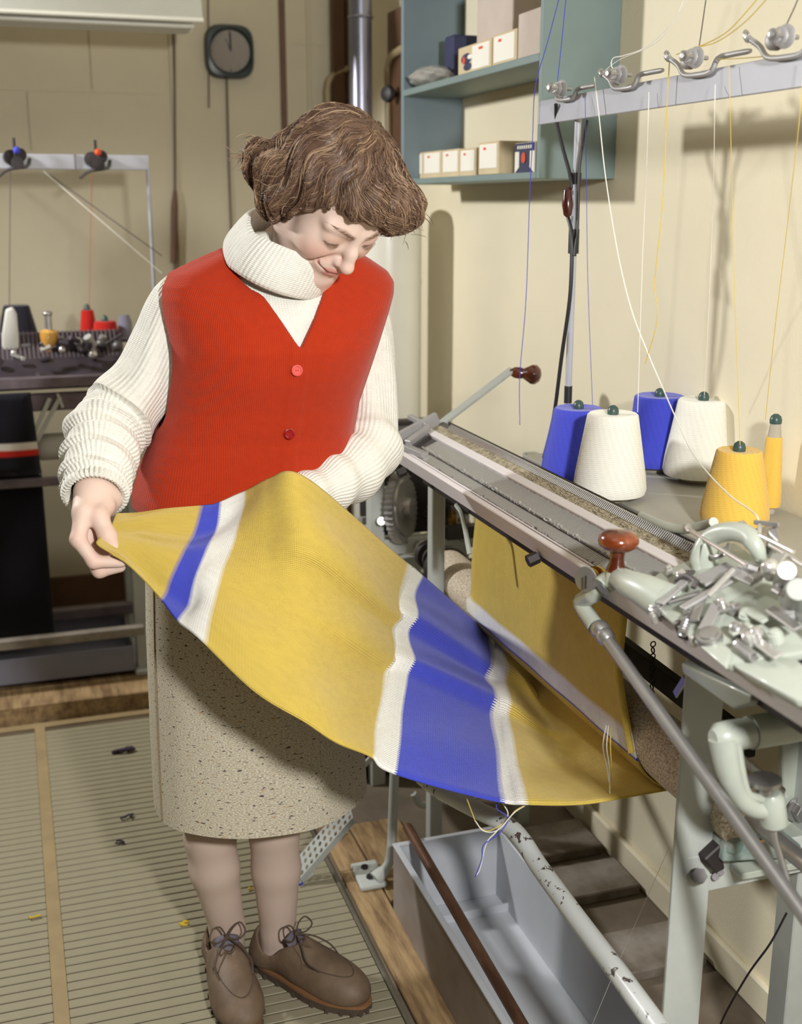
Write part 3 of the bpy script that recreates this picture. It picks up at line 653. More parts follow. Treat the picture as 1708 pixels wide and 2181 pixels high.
for px, py, h, r_, m in [(1398, 1288, .026, .012, 'steel'), (1510, 1352, .028, .0155, 'steel'), (1390, 1312, .02, .0045, 'steel_bright'), (1474, 1362, .02, .0045, 'steel_bright'), (1424, 1212, .026, .006, 'steel_bright'),
                         (1466, 1318, .026, .008, 'steel_dark'), (1446, 1330, .02, .006, 'steel_dark'), (1536, 1282, .036, .005, 'steel_bright'), (1566, 1336, .03, .007, 'steel'), (1612, 1346, .034, .008, 'steel_bright'),
                         (1592, 1356, .034, .007, 'steel_bright'), (1590, 1308, .026, .010, 'machine_paint'), (1560, 1292, .03, .006, 'steel'), (1640, 1216, .056, .008, 'steel_bright'), (1668, 1246, .05, .010, 'steel'), (1450, 1222, .034, .007, 'steel_bright'), (1684, 1300, .04, .012, 'steel_dull'), (1650, 1350, .036, .009, 'machine_paint')]:
    p = bpx(px, py, h)
    MB().lathe([(r_ * .96, -.010), (r_, -.002), (r_ * .94, .001), (r_ * .74, .002), (r_ * .7, .0045), (r_ * .3, .006)], p, BN + V(random.uniform(-.3, .1), random.uniform(-.3, .1), 0), 18).build('cam_screw', m, cg, smooth=True)
for (a, c, h, r_) in [((1388, 1290), (1436, 1270), .02, .0075), ((1452, 1352), (1470, 1300), .026, .006), ((1568, 1372), (1606, 1400), .026, .006), ((1585, 1204), (1622, 1216), .045, .007)]:
    A = bpx(*a, h); C_ = bpx(*c, h); n_ = 9; x_, y_, z_ = basis(C_ - A); L_ = (C_ - A).length
    MB().tube([A + z_ * (L_ * i / 72) + (x_ * math.cos(i * 2 * math.pi / 8) + y_ * math.sin(i * 2 * math.pi / 8)) * r_ * .8 for i in range(73)], .0014, 5).build('coil_spring', 'steel', cg, smooth=True)
MB().prism([bpx(1436, 1338, .014), bpx(1478, 1362, .014), bpx(1474, 1370, .014), bpx(1446, 1360, .014)], BN * .006).build('name_plate', 'iron_dark', cg, bevel=.001)
MB().tube(bez([bpx(1440, 1236, .03), bpx(1462, 1226, .04), bpx(1480, 1238, .038), bpx(1476, 1252, .034)], 5), .0035, 8).build('curved_pawl', 'steel_dark', cg, smooth=True)
MB().tube(bez([bpx(1500, 1168, .02), bpx(1520, 1186, .035), bpx(1545, 1178, .04), bpx(1552, 1160, .04)], 5), .003, 8).build('curved_pawl', 'steel', cg, smooth=True)
MB().ell(bpx(1640, 1208, .06), (.012, .009, .010)).build('oil_cup', 'steel_bright', cg, smooth=True)
MB().cyl(bpx(1664, 1240, .045), bpx(1676, 1215, .09), .010, n=16).build('side_post', 'steel', cg, smooth=True)
MB().cyl(bpx(1690, 1290, .03), bpx(1700, 1255, .09), .012, n=16).build('side_post', 'machine_grey', cg, smooth=True)
MB().prism([bpx(1660, 1290, .03), bpx(1690, 1262, .05), bpx(1760, 1330, .05), bpx(1760, 1380, .03)], BN * .01).build('side_bridge', 'machine_grey', cg, bevel=.003, seg=2)

# ------------------------------------------------------------------ yarn table behind the bed, cones
TZ = .93
yt = thing('yarn_table', (1.09, 1.4, TZ - .03), 'grey shelf behind the machine bed carrying the yarn cones', 'table')
MB().span((.975, .7, TZ - .02), (WX - .004, 2.16, TZ)).build('table_top', 'table_grey', yt, bevel=.002)
MB().span((.975, .7, TZ - .05), (.99, 2.16, TZ - .02)).build('table_lip', 'table_grey', yt, bevel=.001)
MB().span((1.0, 1.98, TZ), (WX - .004, 2.0, TZ + .008)).build('edge_batten', 'table_grey', yt, bevel=.001)
for yy in (.9, 2.1): MB().bar((1.03, yy, TZ - .02), (WX, yy, TZ - .17), .02, .02).build('bracket', 'stand_paint', yt)
def cone_wool(name, rgb, rgb2):
    m = bpy.data.materials.new(name); m.use_nodes = True; N = NT(m); b = N.n['Principled BSDF']
    tc = N.node('ShaderNodeTexCoord'); sp = N.node('ShaderNodeSeparateXYZ'); N.l(tc.outputs['Object'], sp.inputs[0])
    at = N.node('ShaderNodeMath', operation='ARCTAN2'); N.l(sp.outputs[1], at.inputs[0]); N.l(sp.outputs[0], at.inputs[1])
    def hel(k, s):
        a = N.node('ShaderNodeMath', operation='MULTIPLY_ADD', i_1=s, i_2=0.0); N.l(at.outputs[0], a.inputs[0])
        z = N.node('ShaderNodeMath', operation='MULTIPLY', i_1=k); N.l(sp.outputs[2], z.inputs[0]); N.l(z.outputs[0], a.inputs[2])
        si = N.node('ShaderNodeMath', operation='SINE'); N.l(a.outputs[0], si.inputs[0]); return si.outputs[0]
    mxx = N.node('ShaderNodeMath', operation='MAXIMUM'); N.l(hel(2100, 14.0), mxx.inputs[0]); N.l(hel(1900, -15.0), mxx.inputs[1])
    bp = N.node('ShaderNodeBump', i_Strength=.3, i_Distance=.0009); N.l(mxx.outputs[0], bp.inputs['Height']); N.l(bp.outputs[0], b.inputs['Normal'])
    rp = N.node('ShaderNodeValToRGB'); rp.color_ramp.elements[0].color = (*lin(rgb2), 1); rp.color_ramp.elements[1].color = (*lin(rgb), 1)
    rp.color_ramp.elements[0].position = .0; rp.color_ramp.elements[1].position = .55
    mr = N.node('ShaderNodeMath', operation='MULTIPLY_ADD', i_1=.5, i_2=.5); N.l(mxx.outputs[0], mr.inputs[0]); N.l(mr.outputs[0], rp.inputs[0]); N.l(rp.outputs[0], b.inputs['Base Color'])
    b.inputs['Roughness'].default_value = .9; b.inputs['Sheen Weight'].default_value = .2; b.inputs['Specular IOR Level'].default_value = .2; MATS[name] = m
cone_wool('wool_blue', (68, 76, 196), (62, 68, 180)); cone_wool('wool_white', (236, 235, 224), (226, 223, 208)); cone_wool('wool_yellow', (228, 186, 84), (214, 170, 68))
mat('spindle_cap', (60, 84, 80), .35, var=.2); mat('cone_card', (176, 168, 150), .8, var=.1)
def zat(p, py):                                # height above p whose image row is py
    lo, hi = 0., 2.6
    for _ in range(40):
        z = (lo + hi) / 2; v = Vector((p.x, p.y, z)) - CAM; y = CY - FPX * v.dot(UV_) / v.dot(DV)
        if y > py: lo = z
        else: hi = z
    return z
def cone(bx, by, hb, tx, ty, ht, m, lab, thin=False):
    p = onz(bx, by, TZ); Z = (p - CAM).dot(DV); rb = hb / FPX * Z
    zt_ = zat(p, ty); Zt = (Vector((p.x, p.y, zt_)) - CAM).dot(DV); r1 = ht / FPX * Zt; h = zt_ - TZ
    t = thing('yarn_cone', (p.x, p.y, TZ), lab, 'yarn cone', 'yarn cones on the shelf')
    prof = [(rb * .5, .012), (rb * .96, .012), (rb, .020), (rb * .985, .03)] + [(rb + (r1 - rb) * k / 8, .03 + (h - .033) * k / 8) for k in range(1, 9)] + [(r1 * .93, h), (r1 * .5, h - .0015), (r1 * .22, h - .002)]
    MB().lathe(prof, p, n=48).build('wound_yarn', m, t, smooth=True)
    rt_ = r1 * .2 if not thin else r1 * .72
    if thin:
        MB().lathe([(rt_ * 1.2, h - .002), (rt_ * .9, h + .022)], p, n=24).build('paper_cone', 'cone_card', t, smooth=True); hh = h + .022
    else: hh = h - .002
    r_ = .0095
    MB().lathe([(r_, hh), (r_ * 1.05, hh + .006), (r_ * .85, hh + .012), (r_ * .4, hh + .0155), (.0005, hh + .016)], p, n=20).build('cone_cap', 'spindle_cap', t, smooth=True)
    MB().lathe([(rb * .55, 0), (rb * .6, .004), (rb * .5, .014)], p, n=24).build('cone_stub', 'cone_card', t, smooth=True)
    return t
cone(1226, 1022, 74, 1238, 868, 52, 'wool_blue', 'blue yarn cone on the left, partly behind the front white cone')
cone(1297, 1062, 77, 1300, 880, 54, 'wool_white', 'white yarn cone at the front beside the left blue cone')
cone(1396, 1000, 62, 1392, 842, 53, 'wool_blue', 'blue yarn cone standing at the back between two white cones')
cone(1487, 1022, 76, 1497, 850, 53, 'wool_white', 'white yarn cone at the back right of the blue one')
cone(1562, 1124, 72, 1574, 958, 48, 'wool_yellow', 'thick yellow yarn cone nearest the carriage')
cone(1636, 1092, 24, 1632, 930, 17, 'wool_yellow', 'nearly used up slim yellow yarn cone by the wall', True)

# ------------------------------------------------------------------ yarn bar on its pole
BX = .985
yb0 = onx(1150, 240, BX).y; zb0 = onx(1150, 266, BX).z; zb1 = onx(1150, 216, BX).z
bar_ = thing('yarn_bar', (BX, yb0 - .1, TZ), 'grey yarn tension bar on a slim pole above the cones', 'rack')
mat('bar_paint', (176, 178, 186), .45, var=.06, vscale=10)
MB().span((BX - .004, .3, zb0), (BX + .004, yb0, zb1)).build('cross_bar', 'bar_paint', bar_, bevel=.001)
pp = onx(1226, 400, BX + .012)
MB().cyl((pp.x, pp.y, TZ), (pp.x, pp.y, zb1 - .005), .0062, n=14).build('pole', 'bar_paint', bar_, smooth=True)
for py0, py1 in ((368, 392), (488, 540), (822, 858)):
    MB().cyl((pp.x, pp.y, zat(pp, py1)), (pp.x, pp.y, zat(pp, py0)), .0098 if py0 < 800 else .0075, n=14).build('tape_band', 'black_rubber', bar_, smooth=True)
# tension units
def tensioner(px, py, s, lab_blue=None):
    c = onx(px, py, BX - .012); b = MB(); z = c.z
    u = thing_part = None
    y0 = c.y
    base = MB().tube(bez([(c.x - .004, y0 + .062 * s, z + .012 * s), (c.x, y0 + .045 * s, z + .002 * s), (c.x, y0 + .03 * s, z - .010 * s), (c.x, y0, z - .013 * s), (c.x + .004, y0 - .022 * s, z - .011 * s), (c.x + .008, y0 - .03 * s, z + .002 * s), (c.x + .012, y0 - .05 * s, z + .004 * s), (c.x + .014, y0 - .085 * s, z + .004 * s)], 5), [.0045] + [.004] * 34 + [.003], 10)
    o = base.build('tension_arm', 'steel_dull', bar_, smooth=True)
    MB().torus((c.x - .005, y0 + .064 * s, z + .014 * s), (.6, -1, .3), .0055 * s, .002, 16, 6).build('yarn_eye', 'steel', o, smooth=True)
    for k, (dx, dyy, r_) in enumerate(((-.010, .012, .013), (-.004, .012, .013), (-.016, -.014, .015), (-.024, -.014, .012), (-.03, -.014, .009))):
        MB().lathe([(r_ * .3, -.0024), (r_ * .8, -.002), (r_, 0), (r_ * .8, .002), (r_ * .3, .0024)], (c.x + dx, y0 + dyy * s, z + .004 * s), (-1, -.35, 0), 20).build('tension_disc', 'steel_dull', o, smooth=True)
    MB().cyl((c.x + .004, y0 - .012 * s, z + .004 * s), (c.x - .046, y0 - .024 * s, z + .004 * s), .0032, n=10).build('tension_screw', 'steel', o, smooth=True)
    MB().lathe([(.003, 0), (.0075, .002), (.0075, .008), (.003, .010)], (c.x - .036, y0 - .021 * s, z + .004 * s), (-1, -.3, 0), 16).build('thumb_nut', 'steel', o, smooth=True)
    return o
for px, py, s in ((1205, 196, 1.0), (1330, 168, 1.12), (1488, 134, 1.25), (1676, 92, 1.3)): tensioner(px, py, s)
# cables down the pole
cbt = thing('pole_cable', (pp.x - .02, pp.y, TZ), 'black electric cable with a dark red switch along the yarn pole', 'cable')
xx = BX
MB().tube(bez([onx(1184, 222, xx - .01), onx(1186, 260, xx), onx(1200, 320, xx), onx(1213, 368, xx), onx(1216, 400, xx), onx(1208, 412, xx)], 6), .0034, 8).build('cable_run', 'black_rubber', cbt, smooth=True)
MB().tube(bez([onx(1250, 256, xx + .01), onx(1240, 310, xx + .01), onx(1233, 370, xx + .008), onx(1230, 480, xx + .01), onx(1224, 545, xx)], 6), .003, 8).build('cable_run', 'black_rubber', cbt, smooth=True)
MB().tube(bez([onx(1209, 460, xx), onx(1216, 490, xx), onx(1218, 545, xx), onx(1213, 640, xx), onx(1196, 760, xx), onx(1182, 870, xx), onx(1172, 920, xx), onx(1158, 975, xx - .01)], 6), .0038, 8).build('cable_run', 'black_rubber', cbt, smooth=True)
mat('bakelite', (70, 24, 22), .2, var=.2, coat=.6)
sw0 = onx(1209, 400, xx - .006); sw1 = onx(1209, 464, xx - .006)
MB().lathe([(.003, 0), (.0075, .004), (.0095, .02), (.0105, .03), (.0085, .042), (.0075, .048), (.003, .052)], sw0, sw1 - sw0, 16).build('inline_switch', 'bakelite', cbt, smooth=True)
# ------------------------------------------------------------------ strands of yarn
def yarn(pts, m, lab, r=.0010, n=8, group='yarn strands'):
    b = MB(); b.tube(bez([p if isinstance(p, Vector) else onx(p[0], p[1], p[2] if len(p) > 2 else BX - .014) for p in pts], n), r * .8, 5)
    tag(b.build('yarn_strand', m, smooth=True), lab, 'yarn', group)
mat('yarn_blue', (70, 74, 190), .9); mat('yarn_white', (238, 236, 226), .9); mat('yarn_yellow', (216, 190, 96), .9); mat('wire_grey', (110, 104, 104), .5, .6)
yarn([(1195, -20), (1166, 90), (1140, 186), (1134, 300), (1128, 420), (1120, 640), (1107, 800), (1107, 905)], 'yarn_blue', 'blue yarn dangling from the bar end with a loose tail')
yarn([(1207, -20), (1196, 90), (1186, 186)], 'yarn_blue', 'short blue yarn running up from the first tension unit')
yarn([(1246, 206), (1247, 268), (1249, 400, 1.02), (1252, 600, 1.03), (1262, 866, 1.04)], 'yarn_blue', 'pale blue yarn hanging to the left blue cone', .0007)
yarn([(1266, 164), (1276, 250), (1290, 380), (1316, 540), (1345, 660), (1380, 752), (1400, 800), (1440, 892, .97), (1472, 960, .95), (1515, 1016, .93), (1560, 1060, .92), (1592, 1082, .92), (1612, 1100, .915), (1617, 1122, .91)], 'yarn_white', 'white yarn slanting from second tension unit down to the carriage', .0013)
yarn([(1382, 196), (1380, 262), (1376, 380, 1.0), (1368, 560, 1.02), (1358, 878, 1.02)], 'yarn_white', 'white yarn hanging straight down to the front white cone', .0008)
yarn([(1310, 150), (1302, 140), (1306, 124), (1330, 118), (1376, 100), (1430, 50), (1475, -20)], 'yarn_white', 'white yarn looping up right from second tension unit', .0011)
yarn([(1274, 162), (1318, 128), (1370, 106), (1410, 80), (1440, 36), (1464, -20)], 'yarn_white', 'thinner white yarn running beside the looping one', .0007)
yarn([(1426, 126), (1420, 230), (1412, 420), (1398, 560), (1394, 610), (1400, 680), (1374, 775)], 'yarn_yellow', 'yellow yarn with a loose end left of the third tension unit', .0011)
yarn([(1553, 140), (1555, 234), (1557, 330, 1.0), (1560, 480, 1.03), (1567, 700, 1.05), (1576, 948, 1.06)], 'yarn_yellow', 'thin yellow yarn dropping to the thick yellow cone', .0008)
yarn([(1712, 130), (1705, 225), (1694, 330, 1.0), (1672, 520, 1.06), (1648, 720, 1.11), (1630, 895, 1.14)], 'yarn_yellow', 'thin yellow yarn dropping to the slim cone', .0008)
yarn([(1440, 116), (1500, 94), (1545, 70), (1580, 36), (1628, -20)], 'yarn_yellow', 'yellow yarn rising right from the third unit, upper of two', .0011)
yarn([(1476, 118), (1474, 104), (1520, 92), (1560, 68), (1600, 34), (1648, -20)], 'yarn_yellow', 'yellow yarn rising right from the third unit, lower of two', .0011)
yarn([(1530, 126), (1580, 124), (1650, 118)], 'yarn_yellow', 'yellow yarn lying along the bar top', .0009)
yarn([(1523, 180), (1522, 236), (1519, 400, 1.04), (1512, 600, 1.1), (1500, 842, 1.15)], 'yarn_white', 'faint white yarn dropping to the rear white cone', .0007)
yarn([(1506, -20), (1496, 50), (1488, 105)], 'wire_grey', 'grey spring wire rising from the third tension unit', .0011, group='spring wires')
yarn([(1706, -20), (1690, 20), (1667, 68)], 'wire_grey', 'grey spring wire rising from the last tension unit', .0011, group='spring wires')
# ------------------------------------------------------------------ take-down roller
RX, RZ, RR = .902, .62, .047
ro = thing('take_up_roller', (RX, 1.8, RZ), 'sand-coated take-up roller below the knitting machine', 'roller')
b = MB(); P = []
MB().lathe([(RR, 0), (RR, 1.18)], (RX, 1.215, RZ), (0, 1, 0), 40).build('roller_drum', 'sandpaper', ro, smooth=True)
MB().lathe([(RR + .004, 0), (RR + .006, .004), (RR + .006, .02), (RR + .003, .024)], (RX, 2.39, RZ), (0, 1, 0), 40).build('end_flange', 'iron_dark', ro, smooth=True)
MB().cyl((RX, 2.40, RZ), (RX, 2.62, RZ), .012).build('roller_shaft', 'steel', ro, smooth=True)
MB().lathe([(.012, 0), (.03, .004), (.03, .014), (.018, .018), (.018, .03), (.034, .034), (.036, .05), (.026, .054)], (RX, 2.47, RZ), (0, 1, 0), 30).build('ratchet_hub', 'iron_dark', ro, smooth=True)
MB().lathe([(.02, 0), (.026, .004), (.026, .02), (.02, .024)], (RX, 2.53, RZ), (0, 1, 0), 30).build('white_collar', 'soft_white', ro, smooth=True)
MB().cyl((RX, 1.05, RZ), (RX, 1.215, RZ), .012).build('roller_shaft', 'steel', ro, smooth=True)

# ------------------------------------------------------------------ knitted cloth
YEL, BLU, WHT = (214, 186, 88), (70, 80, 200), (238, 237, 230)
ST = [0, .045, .09, .118, .148, .19, .245, .335, .43, .455, .575, .605, .665, .72]
knit('striped_knit', YEL, rib=.0042, row=.0024, depth=.55, dist=.0009,
     stripes=[(0, YEL), (ST[2], BLU), (ST[3], WHT), (ST[4], YEL), (ST[8], WHT), (ST[9], BLU), (ST[10], WHT), (ST[11], YEL), (1.30, BLU), (1.325, WHT), (1.345, YEL)])
CT = [0, .25, .5, .75, 1.0]
G = [
 [(247, 1094, 1.765), (240, 1112, 1.75), (232, 1130, 1.742), (205, 1156, 1.712), (242, 1181, 1.706)],
 [(325, 1091, 1.79), (312, 1115, 1.765), (297, 1142, 1.75), (284, 1174, 1.732), (284, 1208, 1.714)],
 [(428, 1079, 1.80), (413, 1128, 1.765), (388, 1180, 1.735), (362, 1231, 1.708), (343, 1277, 1.695)],
 [(472, 1072, 1.80), (455, 1132, 1.76), (430, 1203, 1.725), (404, 1268, 1.695), (381, 1326, 1.675)],
 [(520, 1048, 1.795), (498, 1130, 1.755), (466, 1216, 1.715), (444, 1288, 1.68), (426, 1360, 1.655)],
 [(572, 1018, 1.75), (568, 1130, 1.725), (556, 1250, 1.695), (542, 1360, 1.655), (545, 1476, 1.615)],
 [(634, 1008, 1.715), (650, 1130, 1.700), (650, 1280, 1.685), (655, 1420, 1.64), (655, 1543, 1.59)],
 [(742, 1084, 1.765), (742, 1205, 1.740), (735, 1340, 1.71), (728, 1470, 1.645), (722, 1585, 1.575)],
 [(868, 1196, 1.93), (832, 1292, 1.85), (818, 1400, 1.775), (806, 1500, 1.68), (790, 1614, 1.575)],
 [(893, 1222, 1.97), (867, 1302, 1.88), (860, 1410, 1.79), (852, 1515, 1.68), (840, 1641, 1.56)],
 [(1037, 1346, 2.12), (1028, 1412, 1.98), (1034, 1490, 1.83), (1046, 1595, 1.67), (1062, 1702, 1.52)],
 [(1072, 1375, 2.05), (1074, 1434, 1.95), (1080, 1502, 1.82), (1096, 1606, 1.65), (1122, 1713, 1.49)],
 [(1128, 1424, 1.96), (1150, 1490, 1.87), (1178, 1562, 1.76), (1215, 1642, 1.62), (1256, 1709, 1.455)]]
def cr(p, t):                                   # Catmull-Rom on a list of Vectors, t in 0..len-1
    n = len(p); i = min(int(t), n - 2); f = t - i
    a = p[i - 1] if i > 0 else p[0] * 2 - p[1]; b_, c_ = p[i], p[i + 1]; d_ = p[i + 2] if i + 2 < n else p[-1] * 2 - p[-2]
    return .5 * ((2 * b_) + (c_ - a) * f + (2 * a - 5 * b_ + 4 * c_ - d_) * f * f + (3 * b_ - a - 3 * c_ + d_) * f ** 3)
SWAY = [0, .05, .15, .35, .55, .85, 1, 1, .9, .85, .45, .3, .1]      # how far the lower edge is held out toward the room
ctrl = [[ony(q[0], q[1], q[2] - .10 * SWAY[i] * CT[k]) for k, q in enumerate(row)] for i, row in enumerate(G)]
yA, yB = 2.125, 1.405                            # cloth ends along the roller
ctrl.append([V(RX - .012, 1.85 + (yB - 1.85) * CT[k], RZ - RR - .0035) for k in range(5)])
NS, NTT = 150, 76
rows = []
for i in range(NS + 1):
    s = (len(ctrl) - 1) * i / NS
    cps = [cr([ctrl[a][k] for a in range(len(ctrl))], s) for k in range(5)]
    row = []
    for j in range(NTT + 1):
        t = j / NTT; p = cr(cps, t * 4); row.append(p)
    rows.append(row)
nrm = [[None] * (NTT + 1) for _ in range(NS + 1)]
for i in range(NS + 1):
    for j in range(NTT + 1):
        a = rows[min(i + 1, NS)][j] - rows[max(i - 1, 0)][j]; c_ = rows[i][min(j + 1, NTT)] - rows[i][max(j - 1, 0)]
        q = a.cross(c_); q = q.normalized() if q.length > 1e-9 else V(0, -1, 0)
        nrm[i][j] = q if q.dot(CAM - rows[i][j]) > 0 else -q
def ridge(t, c, w1, w2):                         # asymmetric pleat profile
    d = t - c
    return math.exp(-(d / (w1 if d < 0 else w2)) ** 2)
def sm(x, a, b): x = min(max((x - a) / (b - a), 0), 1); return x * x * (3 - 2 * x)
for i in range(NS + 1):
    s = (len(ctrl) - 1) * i / NS
    g1 = sm(s, 4.6, 8.2) * (1 - sm(s, 11, 12.8)); g0 = sm(s, .2, 1.4) * (1 - sm(s, 2.6, 5.5))
    for j in range(NTT + 1):
        t = j / NTT
        h = .020 * g1 * ridge(t, .30 - .01 * s + .09, .14, .030) + .018 * g1 * ridge(t, .52 - .006 * s + .06, .12, .030)
        h += .006 * g0 * math.sin(t * 11 + s * .8) + .0030 * math.sin(t * 9 - s * 1.1) * sm(s, 1, 3) * (1 - sm(s, 12, 13)) + .0022 * math.sin(t * 21 + s * 2.3) * sm(s, 1, 3) * (1 - sm(s, 12, 13))
        if j in (0, NTT): h -= .002
        rows[i][j] = rows[i][j] + nrm[i][j] * h
W_ = .62
vs_ = []
for i in range(NS + 1):
    s = (len(ctrl) - 1) * i / NS; k = min(int(s), len(ST) - 2); vs_.append(ST[k] + (ST[k + 1] - ST[k]) * (s - k))
cl = thing('knitted_cloth', V(RX - .1, 1.75, RZ - .2), 'yellow knitted cloth with blue and white bands held across the woman', 'cloth')
b = MB(); b.grid(rows, uv=lambda i, j: (W_ * j / NTT, vs_[i]))
b.build('held_panel', 'striped_knit', cl, smooth=True, solid=.0026)
# wrap round the roller and rise to the throat
path = []
for k in range(19):
    a = math.radians(-100 - 82 * k / 18); path.append((RX + (RR + .0035) * math.cos(a), RZ + (RR + .0035) * math.sin(a)))
x1, z1 = path[-1]
for k in range(1, 25): f = k / 24; path.append((x1 + (.872 - x1) * f - .004 * math.sin(f * math.pi), z1 + (.945 - z1) * f))
cum = [0]
for k in range(1, len(path)): cum.append(cum[-1] + math.hypot(path[k][0] - path[k - 1][0], path[k][1] - path[k - 1][1]))
vb = 1.42; rows2 = []
for k, (x, z) in enumerate(path):
    f = cum[k] / cum[-1]; ya = 2.125 + .03 * math.sin(f * 3) ; yb = 1.405 + .085 * min(1, f * 2.2) + .02 * f
    rows2.append([V(x + .0035 * math.sin(j * .5 + k * .25) * f * (1 - f) * 2 + (.012 * (1 - j / 3) if j < 3 and f > .25 else 0), ya + (yb - ya) * j / 48, z) for j in range(49)])
scale_v = .30
b = MB(); b.grid(rows2, uv=lambda i, j: (W_ * j / 48, 1.24 + (.052 + cum[i] * .62 if cum[i] > .06 else cum[i] * .8)))
b.build('hanging_panel', 'striped_knit', cl, smooth=True, solid=.0026)
# curled selvedge on the near edge
b = MB(); ed = [r[-1] for r in rows2[17:]]
b.tube([p + V(-.004, .004, 0) for p in ed], [.0055] * len(ed), 8); u0 = b
mat('yellow_selvedge', YEL, .95, var=.12, vscale=60, bump=.4, bscale=500)
b.build('rolled_edge', 'yellow_selvedge', cl, smooth=True)
# loose yarn ends hanging from the cloth
def tail(pts, m, lab, par=None, r=.0009):
    b = MB(); b.tube(bez(pts, 6), r, 5); return b.build('yarn_tail', m, cl, smooth=True)
for dx, m, e in ((0, 'yarn_white', 1690), (5, 'yarn_yellow', 1680), (-5, 'yarn_white', 1665)):
    tail([ony(1296 + dx, 1545, 1.48), ony(1292 + dx * 1.6, 1590, 1.46), ony(1297 + dx, 1630, 1.45), ony(1299 + dx * .4, e, 1.45)], m, '')
tail([ony(1062, 1704, 1.50), ony(1058, 1722, 1.49), ony(1082, 1744, 1.48), ony(1062, 1776, 1.47), ony(1030, 1800, 1.47), ony(1026, 1830, 1.47), ony(1012, 1868, 1.47)], 'yarn_blue', '')
tail([ony(1066, 1704, 1.50), ony(1082, 1736, 1.49), ony(1058, 1770, 1.47), ony(1036, 1796, 1.47), ony(1022, 1850, 1.47), ony(1014, 1864, 1.47)], 'yarn_white', '')
tail([ony(1120, 1714, 1.47), ony(1096, 1728, 1.47), ony(1078, 1748, 1.48), ony(1040, 1770, 1.48), ony(1016, 1756, 1.49), ony(1008, 1738, 1.50), ony(990, 1690, 1.51)], 'yarn_yellow', '')
tail([ony(1118, 1716, 1.47), ony(1094, 1732, 1.47), ony(1060, 1768, 1.47), ony(1030, 1770, 1.48), ony(1012, 1748, 1.49)], 'yarn_white', '')
for (a, c_) in (((342, 1272), (336, 1258)), ((352, 1300), (372, 1316))):
    tail([ony(*a, 1.69), ony((a[0] + c_[0]) / 2 - 8, (a[1] + c_[1]) / 2, 1.69), ony(*c_, 1.69)], 'yarn_yellow', '', r=.0007)

# ------------------------------------------------------------------ trough on the floor, rod, chipped tube
TX0, TX1, TY0, TY1, TH_ = .662, .897, .55, 2.055, .152
tr = thing('grey_trough', ((TX0 + TX1) / 2, 1.3, 0), 'long grey sheet-metal trough on the floor under the machine', 'trough')
MB().span((TX0, TY0, -.012), (TX1, TY1, -.006)).build('trough_bottom', 'bin_grey', tr)
MB().span((TX0, TY0, -.006), (TX0 + .005, TY1, TH_)).build('trough_side', 'bin_scuffed', tr, bevel=.001)
MB().span((TX1 - .005, TY0, -.006), (TX1, TY1, TH_)).build('trough_side', 'bin_grey', tr, bevel=.001)
MB().span((TX0 + .005, TY1 - .006, -.006), (TX1 - .005, TY1, TH_)).build('trough_end', 'bin_grey', tr, bevel=.001)
MB().span((TX0 + .005, TY0, -.006), (TX1 - .005, TY0 + .006, TH_)).build('trough_end', 'bin_grey', tr, bevel=.001)
MB().span((TX0 - .002, TY0, TH_ - .002), (TX0 + .010, TY1 + .002, TH_ + .003)).build('rolled_rim', 'bin_grey', tr, bevel=.001)
MB().span((TX0 + .010, TY1 - .010, TH_ - .002), (TX1 + .002, TY1 + .002, TH_ + .003)).build('rolled_rim', 'bin_grey', tr, bevel=.001)
MB().span((TX0 + .005, TY1 - .07, -.006), (TX1 - .005, TY1 - .066, .012)).build('bottom_seam', 'bin_grey', tr)
ra = onz(868, 1762, .168); rb_ = onz(1104, 2170, .168); dd = (rb_ - ra).normalized()
tag(MB().cyl(ra, ra + dd * 1.4, .0105, n=14).build('rusty_rod', 'rust_rod', smooth=True), 'brown rusty steel rod lying lengthwise over the grey trough', 'rod')
# chipped white tube
def chipped(name):
    m = bpy.data.materials.new(name); m.use_nodes = True; N = NT(m); b = N.n['Principled BSDF']
    tc = N.node('ShaderNodeTexCoord'); n1 = N.node('ShaderNodeTexNoise', i_Scale=55.0, i_Detail=5.0, i_Roughness=.65); N.l(tc.outputs['Object'], n1.inputs['Vector'])
    n2 = N.node('ShaderNodeTexNoise', i_Scale=7.0, i_Detail=2.0); N.l(tc.outputs['Object'], n2.inputs['Vector'])
    ad = N.node('ShaderNodeMath', operation='MULTIPLY_ADD', i_1=.35); N.l(n2.outputs[0], ad.inputs[0]); N.l(n1.outputs[0], ad.inputs[2])
    rp = N.node('ShaderNodeValToRGB'); rp.color_ramp.interpolation = 'CONSTANT'; rp.color_ramp.elements[0].color = (*lin((204, 208, 206)), 1); rp.color_ramp.elements[1].position = .80; rp.color_ramp.elements[1].color = (*lin((84, 74, 68)), 1)
    N.l(ad.outputs[0], rp.inputs[0]); N.l(rp.outputs[0], b.inputs['Base Color']); b.inputs['Roughness'].default_value = .3
    bp = N.node('ShaderNodeBump', i_Strength=.4, i_Distance=.001, invert=True); N.l(rp.outputs[0], bp.inputs['Height']); N.l(bp.outputs[0], b.inputs['Normal']); MATS[name] = m
chipped('chipped_paint')
tp_ = [onx(900, 1655, .66), onx(938, 1684, .67), onx(1010, 1722, .70), onx(1078, 1756, .735), onx(1112, 1790, .745), onx(1150, 1848, .75), onx(1230, 1958, .75), onx(1310, 2064, .75), onx(1392, 2176, .75)]
dl = tp_[-1] - tp_[-2]; tp_ += [tp_[-1] + dl, tp_[-1] + dl * 1.6 + V(0, 0, -.06), tp_[-1] + dl * 1.8 + V(0, 0, -.37)]
tp_[-1].z = .0
bt = thing('bail_tube', V(tp_[-1].x, tp_[-1].y, 0), 'bent white-painted steel tube with chipped paint below the cloth', 'tube')
